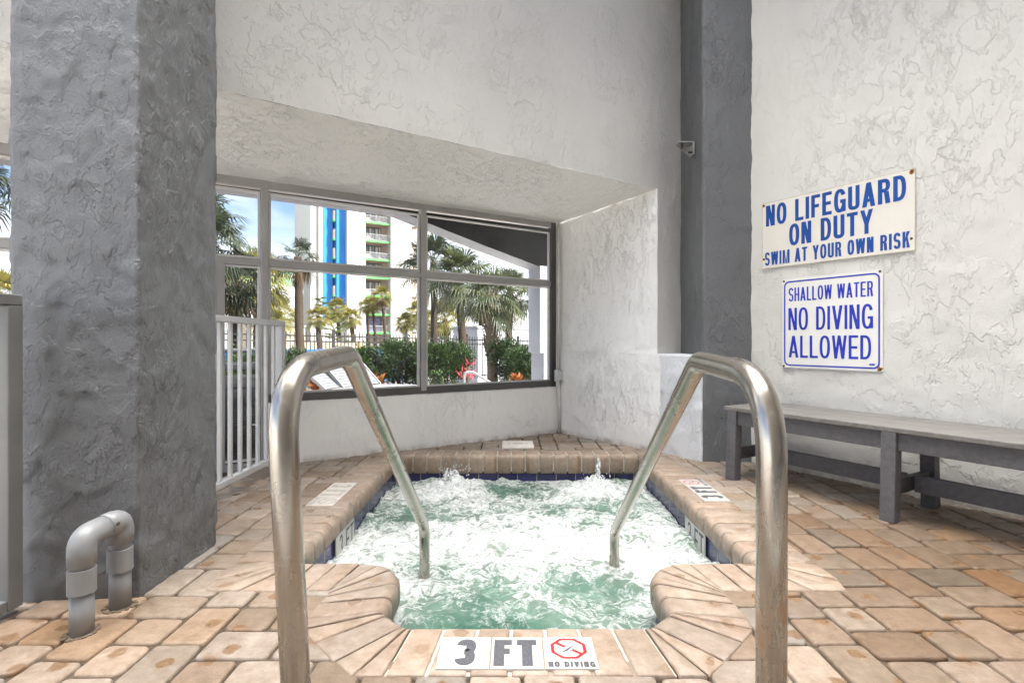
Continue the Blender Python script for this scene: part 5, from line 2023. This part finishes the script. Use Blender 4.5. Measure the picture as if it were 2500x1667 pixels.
# ---- layered pine
def pine():
    rn = random.Random(6)
    base, top = at(838, 880, 34.0), at(775, 722, 34.0)
    root = thing('pine_tree', base, 'bright green layered pine with flat tiers of branches in front of the tower', 'pine')
    mb = MB()
    path = [base, base.lerp(top, .35) + Vector((.25, 0, 0)), base.lerp(top, .7) + Vector((.15, 0, 0)), top]
    mb.tube(path, [0.07, 0.055, 0.035, 0.01], 8)
    for k in range(30):
        t = 0.12 + 0.86 * k / 30
        c = path[0].lerp(path[3], t) + Vector((0.22 * math.sin(math.pi * t), 0, 0))
        a = k * 2.4
        L = lerp(1.35, 0.35, t)
        mb.tube([c, c + Vector((math.cos(a) * L, math.sin(a) * L, 0.12 * L))], [0.022, 0.006], 5)
    mb.build('trunk', M['stem'], root)
    mb = MB()
    for k in range(30):
        t = 0.12 + 0.86 * k / 30
        c = path[0].lerp(path[3], t) + Vector((0.22 * math.sin(math.pi * t), 0, 0))
        a = k * 2.4
        L = lerp(1.35, 0.35, t)
        dv = Vector((math.cos(a), math.sin(a), 0.12))
        sv_ = Vector((-math.sin(a), math.cos(a), 0))
        for m in range(110):
            u = rn.uniform(0.1, 1.0)
            p = c + dv * (L * u) + sv_ * rn.gauss(0, 0.10) * (0.4 + u)
            leaf_mesh(mb, rn, p, dv * .6 + sv_ * rn.uniform(-1, 1) + Vector((0, 0, rn.uniform(0.3, 1.2))), 0.17, 0.014, 0, rn.random())
    mb.build('foliage', M['pine_leaf'], root, recalc=False)
pine()

# ------------------------------------------------------------------ tower hotel
TA = Vector((-22.9, 80.0, 0))
TE = Vector((0.848, 0.530, 0))
TN = Vector((0.530, -0.848, 0))      # towards the room
def tp(t, d, z):
    p = TA + TE * t + TN * d
    return Vector((p.x, p.y, z))
def tx(x):
    u = (x - 1250) / 1250
    return (80 * u + 22.9) / (0.848 - 0.53 * u)
tw = thing('hotel_tower', tp(0, 0, -1.15), 'tall white hotel tower with two blue stripes and green edged balconies', 'building')
ZB, ZT = -1.15, 42.0
def tbox(mb, x0, x1, d0, d1, z0=ZB, z1=ZT, mi=0):
    t0, t1 = tx(x0), tx(x1)
    mb.slab([tp(t0, d0, z0), tp(t1, d0, z0), tp(t1, d0, z1), tp(t0, d0, z1)], TN * (d1 - d0), mi)
floors = [2.35 + 2.88 * k for k in range(-1, 13)]
def tpart(name, mat, *boxes):
    mb = MB()
    for b in boxes:
        tbox(mb, *b)
    return mb.build(name, mat, tw)
tpart('wall', M['tower_white'], (759, 777, -14, -0.2), (777.6, 786.5, -14, 0.2), (846.2, 875, -14, 0.55), (878, 890, -14, 0.55), (951, 1001, -14, 0.7), (1026, 1048, -14, 0.0))
tpart('blue_panel', M['tower_blue'], (786.6, 819.4, -14, -1.9, 4.0, ZT))
tpart('blue_panel', M['tower_blue'], (824, 846, -14, -0.6, 4.0, ZT))
tpart('base_wall', M['tower_white'], (786.6, 846, -14, -0.5, ZB, 3.98))
tpart('back_wall', M['tower_tan'], (819.6, 823.8, -14, -3.0), (890, 951, -14, -1.65), (1001, 1026, -14, -0.25), (875, 878, -14, 0.35))
for k, z in enumerate(floors):
    if z > 27: break
    # main balcony bay
    mb = MB()
    tbox(mb, 890, 951, -1.6, 0.25, z - 0.22, z - 0.04)
    sl = mb.build('balcony', M['beige'], tw)
    mb = MB()
    tbox(mb, 890, 951, 0.26, 0.34, z - 0.24, z + 0.01)
    mb.build('slab_edge', M['tower_green'], sl)
    mb = MB()
    tbox(mb, 890.5, 950.5, 0.16, 0.20, z + 0.98, z + 1.03)
    tbox(mb, 890.5, 950.5, 0.16, 0.20, z + 0.08, z + 0.12)
    for i in range(42):
        xx = lerp(891, 950, i / 41)
        tbox(mb, xx, xx + 0.22, 0.16, 0.19, z + 0.1, z + 1.0)
    mb.build('railing', M['white_paint'], sl)
    mb = MB()
    lobby = (k == 1)
    if k >= 1:
        tbox(mb, 891, 938, -1.64, -1.58, z + 0.02, z + 2.35, 0)
        for xx in (891, 907.5, 922, 937):
            tbox(mb, xx, xx + 1.2, -1.57, -1.50, z, z + 2.4, 1)
        tbox(mb, 891, 938, -1.57, -1.50, z + 2.32, z + 2.42, 1)
        if not lobby:
            for (xa, xb, zz) in ((891.6, 896, 0.05), (898, 906, 0.05), (909, 913, 0.05), (924, 929, 0.05), (933, 936.5, 0.05)):
                tbox(mb, xa, xb, -1.60, -1.53, z + zz, z + (2.25 if xa not in (898,) else 1.1), 2)
        mb.build('glass_door', [M['lobby_glass'] if lobby else M['dark_glass'], M['black_metal'], M['curtain']], tw)
        # white balcony chairs
        if not lobby:
            for xx in (901, 929, 941):
                mb = MB()
                tbox(mb, xx, xx + 5, -1.0, -0.5, z + 0.38, z + 0.44)
                tbox(mb, xx, xx + 5, -1.06, -1.0, z + 0.44, z + 0.95)
                for xl in (xx + 0.2, xx + 4.2):
                    tbox(mb, xl, xl + 0.6, -0.98, -0.94, z - 0.03, z + 0.38)
                    tbox(mb, xl, xl + 0.6, -0.56, -0.52, z - 0.03, z + 0.38)
                o = mb.build('balcony_chair', M['white_paint'])
                tag(o, 'white plastic chair on a green edged balcony of the far tower', 'chair', 'white chairs on the tower balconies')
    # narrow side balconies between the blue panels
    mb = MB()
    tbox(mb, 818.2, 823.4, -1.85, -0.9, z - 0.02, z + 1.35, 0)
    tbox(mb, 818.0, 823.6, -1.85, -0.86, z - 0.30, z - 0.02, 1)
    mb.build('side_balcony', [M['beige'], M['tower_green']], tw)
    # window bay
    if k >= 1:
        mb = MB()
        tbox(mb, 1002, 1024.5, -0.24, -0.16, z + 0.75, z + 2.35, 0)
        for xx in (1001.2, 1012.3, 1024):
            tbox(mb, xx, xx + 1.0, -0.16, -0.08, z + 0.1, z + 2.4, 1)
        tbox(mb, 1001.2, 1025, -0.16, -0.08, z + 2.35, z + 2.45, 1)
        tbox(mb, 1001.2, 1025, -0.16, -0.08, z + 0.68, z + 0.76, 1)
        tbox(mb, 1003.5, 1011.5, -0.155, -0.12, z + 0.80, z + 2.3, 2)
        tbox(mb, 1014, 1023.5, -0.155, -0.12, z + 0.80, z + 2.3, 2)
        wi = mb.build('window', [M['dark_glass'], M['tower_tan'], M['curtain']], tw)
        mb = MB()
        tbox(mb, 1006, 1020, -0.2, 0.12, z + 0.12, z + 0.60)
        for q in range(4):
            tbox(mb, 1007, 1019, 0.125, 0.14, z + 0.18 + q * 0.1, z + 0.21 + q * 0.1)
        mb.build('air_conditioner', M['white_paint'], wi)

# ------------------------------------------------------------------ low buildings, walls, road edge
def block(name, x0, x1, Z0, Z1, z0, z1, depth, mats, parts, label, cat):
    """a building face from photo x0 (depth Z0) to x1 (depth Z1)"""
    a, b = at(x0, 833.5, Z0), at(x1, 833.5, Z1)
    a.z = b.z = 0
    e = (b - a).normalized()
    n = Vector((-e.y, e.x, 0))
    if n.y < 0: n = -n
    root = thing(name, (a + b) / 2 + Vector((0, 0, z0)), label, cat)
    L = (b - a).length
    for (pn, u0, u1, w0, w1, off, dep, mk) in parts:
        mb = MB()
        q0, q1 = a + e * (L * u0), a + e * (L * u1)
        mb.slab([q0 + Vector((0, 0, w0)) + n * off, q1 + Vector((0, 0, w0)) + n * off, q1 + Vector((0, 0, w1)) + n * off, q0 + Vector((0, 0, w1)) + n * off], n * dep)
        mb.build(pn, M[mk], root)
    return root
block('low_building', 610, 745, 66, 74, -1.15, 8.0, 12, None,
      [('wall', 0, 1, -1.15, 3.2, 0.0, 12, 'beige'), ('wall', 0, 0.93, 3.25, 8.6, 0.0, 12, 'white_paint'), ('wall', 0.935, 1.0, 3.25, 8.5, 0.4, 11, 'white_paint'),
       ('ledge', 0, 1.0, 3.0, 3.2, -0.25, 0.24, 'curb_grey'), ('roof', 0.0, 0.80, 8.65, 11.6, 0.6, 10, 'roof_green'), ('parapet', 0.0, 0.82, 10.0, 10.15, 0.4, 0.19, 'beige'),
       ('vent', 0.535, 0.555, 5.6, 6.1, -0.12, 0.11, 'curb_grey'), ('vent', 0.535, 0.555, 6.6, 7.1, -0.12, 0.11, 'curb_grey')],
      'white and beige low building with a green roof behind the thick palm trunk', 'building')
block('low_building', 742, 764, 90, 94, -1.15, 11, 14, None,
      [('wall', 0, 1, -1.15, 4.2, 0, 14, 'beige'), ('wall', 0, 1, 4.3, 11.1, 0.2, 13, 'beige_dark'), ('roof', -0.02, 1.0, 11.15, 11.6, -0.2, 14, 'curb_grey')],
      'tan block with a flat grey roof beside the left edge of the tower', 'building')
block('white_building', 430, 612, 60, 68, -1.15, 6.0, 10, None,
      [('wall', 0, 1, -1.15, 5.0, 0, 10, 'white_paint'), ('trim', 0, 1, 2.2, 2.35, -0.1, 0.09, 'roof_green'), ('window', 0.72, 0.76, 0.9, 1.6, -0.08, 0.06, 'dark_glass'), ('window', 0.84, 0.88, 0.9, 1.6, -0.08, 0.06, 'dark_glass'), ('roof', 0, 1, 5.05, 5.3, -0.2, 10, 'beige')],
      'long low white building seen between the gate and the dark palm trunks', 'building')
block('boundary_wall', 1107, 1166, 25.5, 24.0, -1.15, 1.6, 0.2, None, [('wall', 0, 1, -1.15, 1.56, 0, 0.2, 'white_paint'), ('coping', -0.01, 1.0, 1.565, 1.64, -0.04, 0.28, 'white_paint')], 'white boundary wall panel behind the short palm, facing the window squarely', 'wall')
block('boundary_wall', 1166.4, 1420, 24.0, 28.0, -1.15, 1.6, 0.2, None, [('wall', 0, 1, -1.15, 1.50, 0, 0.2, 'white_paint'), ('coping', 0, 1, 1.505, 1.58, -0.04, 0.28, 'white_paint')], 'longer white boundary wall running behind the outer pier', 'wall')
block('garden_wall', 690, 880, 32, 34, -1.15, 0.7, 0.3, None, [('wall', 0, 1, -1.15, 0.85, 0, 0.3, 'beige')], 'low beige wall behind the fence at the foot of the tower palms', 'wall')
block('blue_wall', 470, 985, 24, 27, -1.15, 0.5, 0.3, None, [('wall', 0, 1, -1.15, 0.52, 0, 0.3, 'blue_paint')], 'low bright blue wall just behind the iron fence', 'wall')
mb = MB()
q = at(877.5, 850, 30)
mb.tube([(q.x, q.y, -1.15), (q.x, q.y, 0.85), (q.x, q.y, 1.02)], [0.075, 0.075, 0.05], 10)
tag(mb.build('bollard', M['orange_paint']), 'orange post behind the fence left of the tall fence post', 'bollard')
# lamp pole at the right
mb = MB()
q = at(1272, 850, 60)
mb.tube([(q.x, q.y, -1.15), (q.x, q.y, 7.6)], 0.09, 8)
mb.bar((q.x, q.y, 7.55), (q.x - 0.9, q.y, 7.75), 0.09, 0.09)
mb.box((q.x - 1.0, q.y, 7.72), (0.5, 0.2, 0.12))
tag(mb.build('lamp_post', M['beige_dark']), 'thin distant lamp post near the outer pier', 'lamp post')
# far scrub on the skyline at the right
def scrub(x, Z, w, h, seed, label):
    p = at(x, 833.5, Z)
    p.z = -1.15
    shrub('scrub', p, seed, (w, w, h), label, seed=77, rx=1.0, ry=0.8, h=1.2, n=1800, leaf=0.16, mat='palm_yellow', group='sunlit scrub beyond the white wall')
scrub(1215, 45, 2.6, 2.3, 1, 'sunlit scrub bush above the white wall, just right of the short palm')
scrub(1262, 46, 3.2, 2.2, 2, 'sunlit scrub bush above the white wall near the outer pier')
scrub(1290, 46, 2.6, 2.25, 3, 'sunlit scrub bush above the white wall, touching the outer pier')

# ------------------------------------------------------------------ pool furniture outside
def lounger_parts(root, L=1.9, W=0.62, back=0.0, flat_back=True):
    """sling lounger along local x, head at +x, seat about 0.30 high"""
    def part(name, mb, m): mb.build(name, m, root)
    O = root.location
    for s in (-1, 1):
        mb = MB()
        mb.bar(O + Vector((-L / 2, s * W / 2, 0.27)), O + Vector((L / 2 - (0.0 if flat_back else 0.75), s * W / 2, 0.27)), 0.035, 0.06, 0, 0.006)
        part('side_rail', mb, M['lounger_white'])
    for xx in (-L * 0.38, L * 0.30):
        for s in (-1, 1):
            mb = MB()
            mb.bar(O + Vector((xx, s * W / 2, 0.0)), O + Vector((xx, s * W / 2, 0.242)), 0.04, 0.04)
            part('leg', mb, M['lounger_white'])
    mb = MB()
    n = 13
    seat_end = L / 2 if flat_back else L / 2 - 0.55
    for i in range(n):
        xx = lerp(-L / 2 + 0.04, seat_end - 0.04, i / (n - 1))
        mb.box(O + Vector((xx, 0, 0.292)), (0.082 * (seat_end + L / 2) / L, W - 0.06, 0.012))
    part('seat', mb, M['lounger_white'])
    if not flat_back:
        mb = MB()
        hx = L / 2 - 0.55
        a = R(back)
        for s in (-1, 1):
            mb.bar(O + Vector((hx, s * W / 2 * 0.93, 0.29)), O + Vector((hx + 0.55 * math.cos(a), s * W / 2 * 0.93, 0.29 + 0.55 * math.sin(a))), 0.035, 0.05)
        part('back_frame', mb, M['lounger_white'])
        mb = MB()
        for i in range(9):
            u = 0.04 + 0.48 * i / 8
            c = O + Vector((hx + u * math.cos(a), 0, 0.30 + u * math.sin(a)))
            Mx = Matrix.Translation(c) @ Matrix.Rotation(-a, 4, 'Y')
            mb.box((0, 0, 0), (0.052, W - 0.08, 0.012), 0, 0, 0, Mx)
        part('backrest', mb, M['sling'])
def lounger(loc, rot, label, group, **kw):
    root = thing('sun_lounger', (0, 0, 0), label, 'sun lounger', group)
    lounger_parts(root, **kw)
    root.location = loc
    root.rotation_euler = (0, 0, rot)
    return root
# stack seen through the door glass
ST = outp(-1.52, 1.75, -0.10)
names = ['bottom', 'second', 'third', 'fourth', 'topmost']
first = None
for k in range(5):
    lab = ['white sun lounger at the bottom of the stack behind the gate', 'white sun lounger second from the bottom of the stack behind the gate', 'white sun lounger in the middle of the stack behind the gate', 'white sun lounger second from the top of the stack behind the gate', 'white sun lounger on top of the stack behind the gate'][k]
    if first is None:
        first = lounger(ST, R(118), lab, 'stacked white loungers outside the door', L=1.85, W=0.66)
        o = first
    else:
        o = copy_tree(first)
        o['label'] = lab
    o.location = ST + Vector((0.012 * math.sin(k * 2), 0.015 * math.cos(k * 3), 0.155 * k))
    if k > 0:
        for ch in kids(o):
            if ch.name.startswith('leg'):
                bpy.data.objects.remove(ch)
# loungers with raised backs on the pool deck
def deckz(p):
    d = (Vector((p.x, p.y, 0)) - WO).dot(NO)
    return lerp(-0.06, -0.16, d / 4.6)
for (x, Z, rot, bk, lab) in ((868, 8.15, 166, 38, 'nearest of the reclined loungers, its white back under the arch of the grab rail'), (908, 8.5, 163, 44, 'reclined lounger with a grey sling back, second under the rail arch'), (948, 8.85, 161, 44, 'reclined lounger with a grey sling back beside the slanting rail, farthest of three')):
    p = at(x, 833.5, Z)
    p.z = deckz(p)
    lounger(p, R(rot), lab, 'loungers on the pool deck outside', L=1.8, W=0.60, back=bk, flat_back=False)
# pool handrail
mb = MB()
a = at(1133, 833.5, 8.4)
za = deckz(a)
pth = bend([(a.x, a.y, za), (a.x, a.y, 0.39), (a.x + 0.14, a.y + 0.02, 0.40), (a.x + 0.55, a.y + 0.1, 0.14), (a.x + 0.62, a.y + 0.12, za)], 0.10, 8)
mb.tube(pth, 0.022, 12)
tag(mb.build('pool_handrail', M['lounger_white']), 'pale curved handrail on the pool deck in front of the hedge', 'handrail')
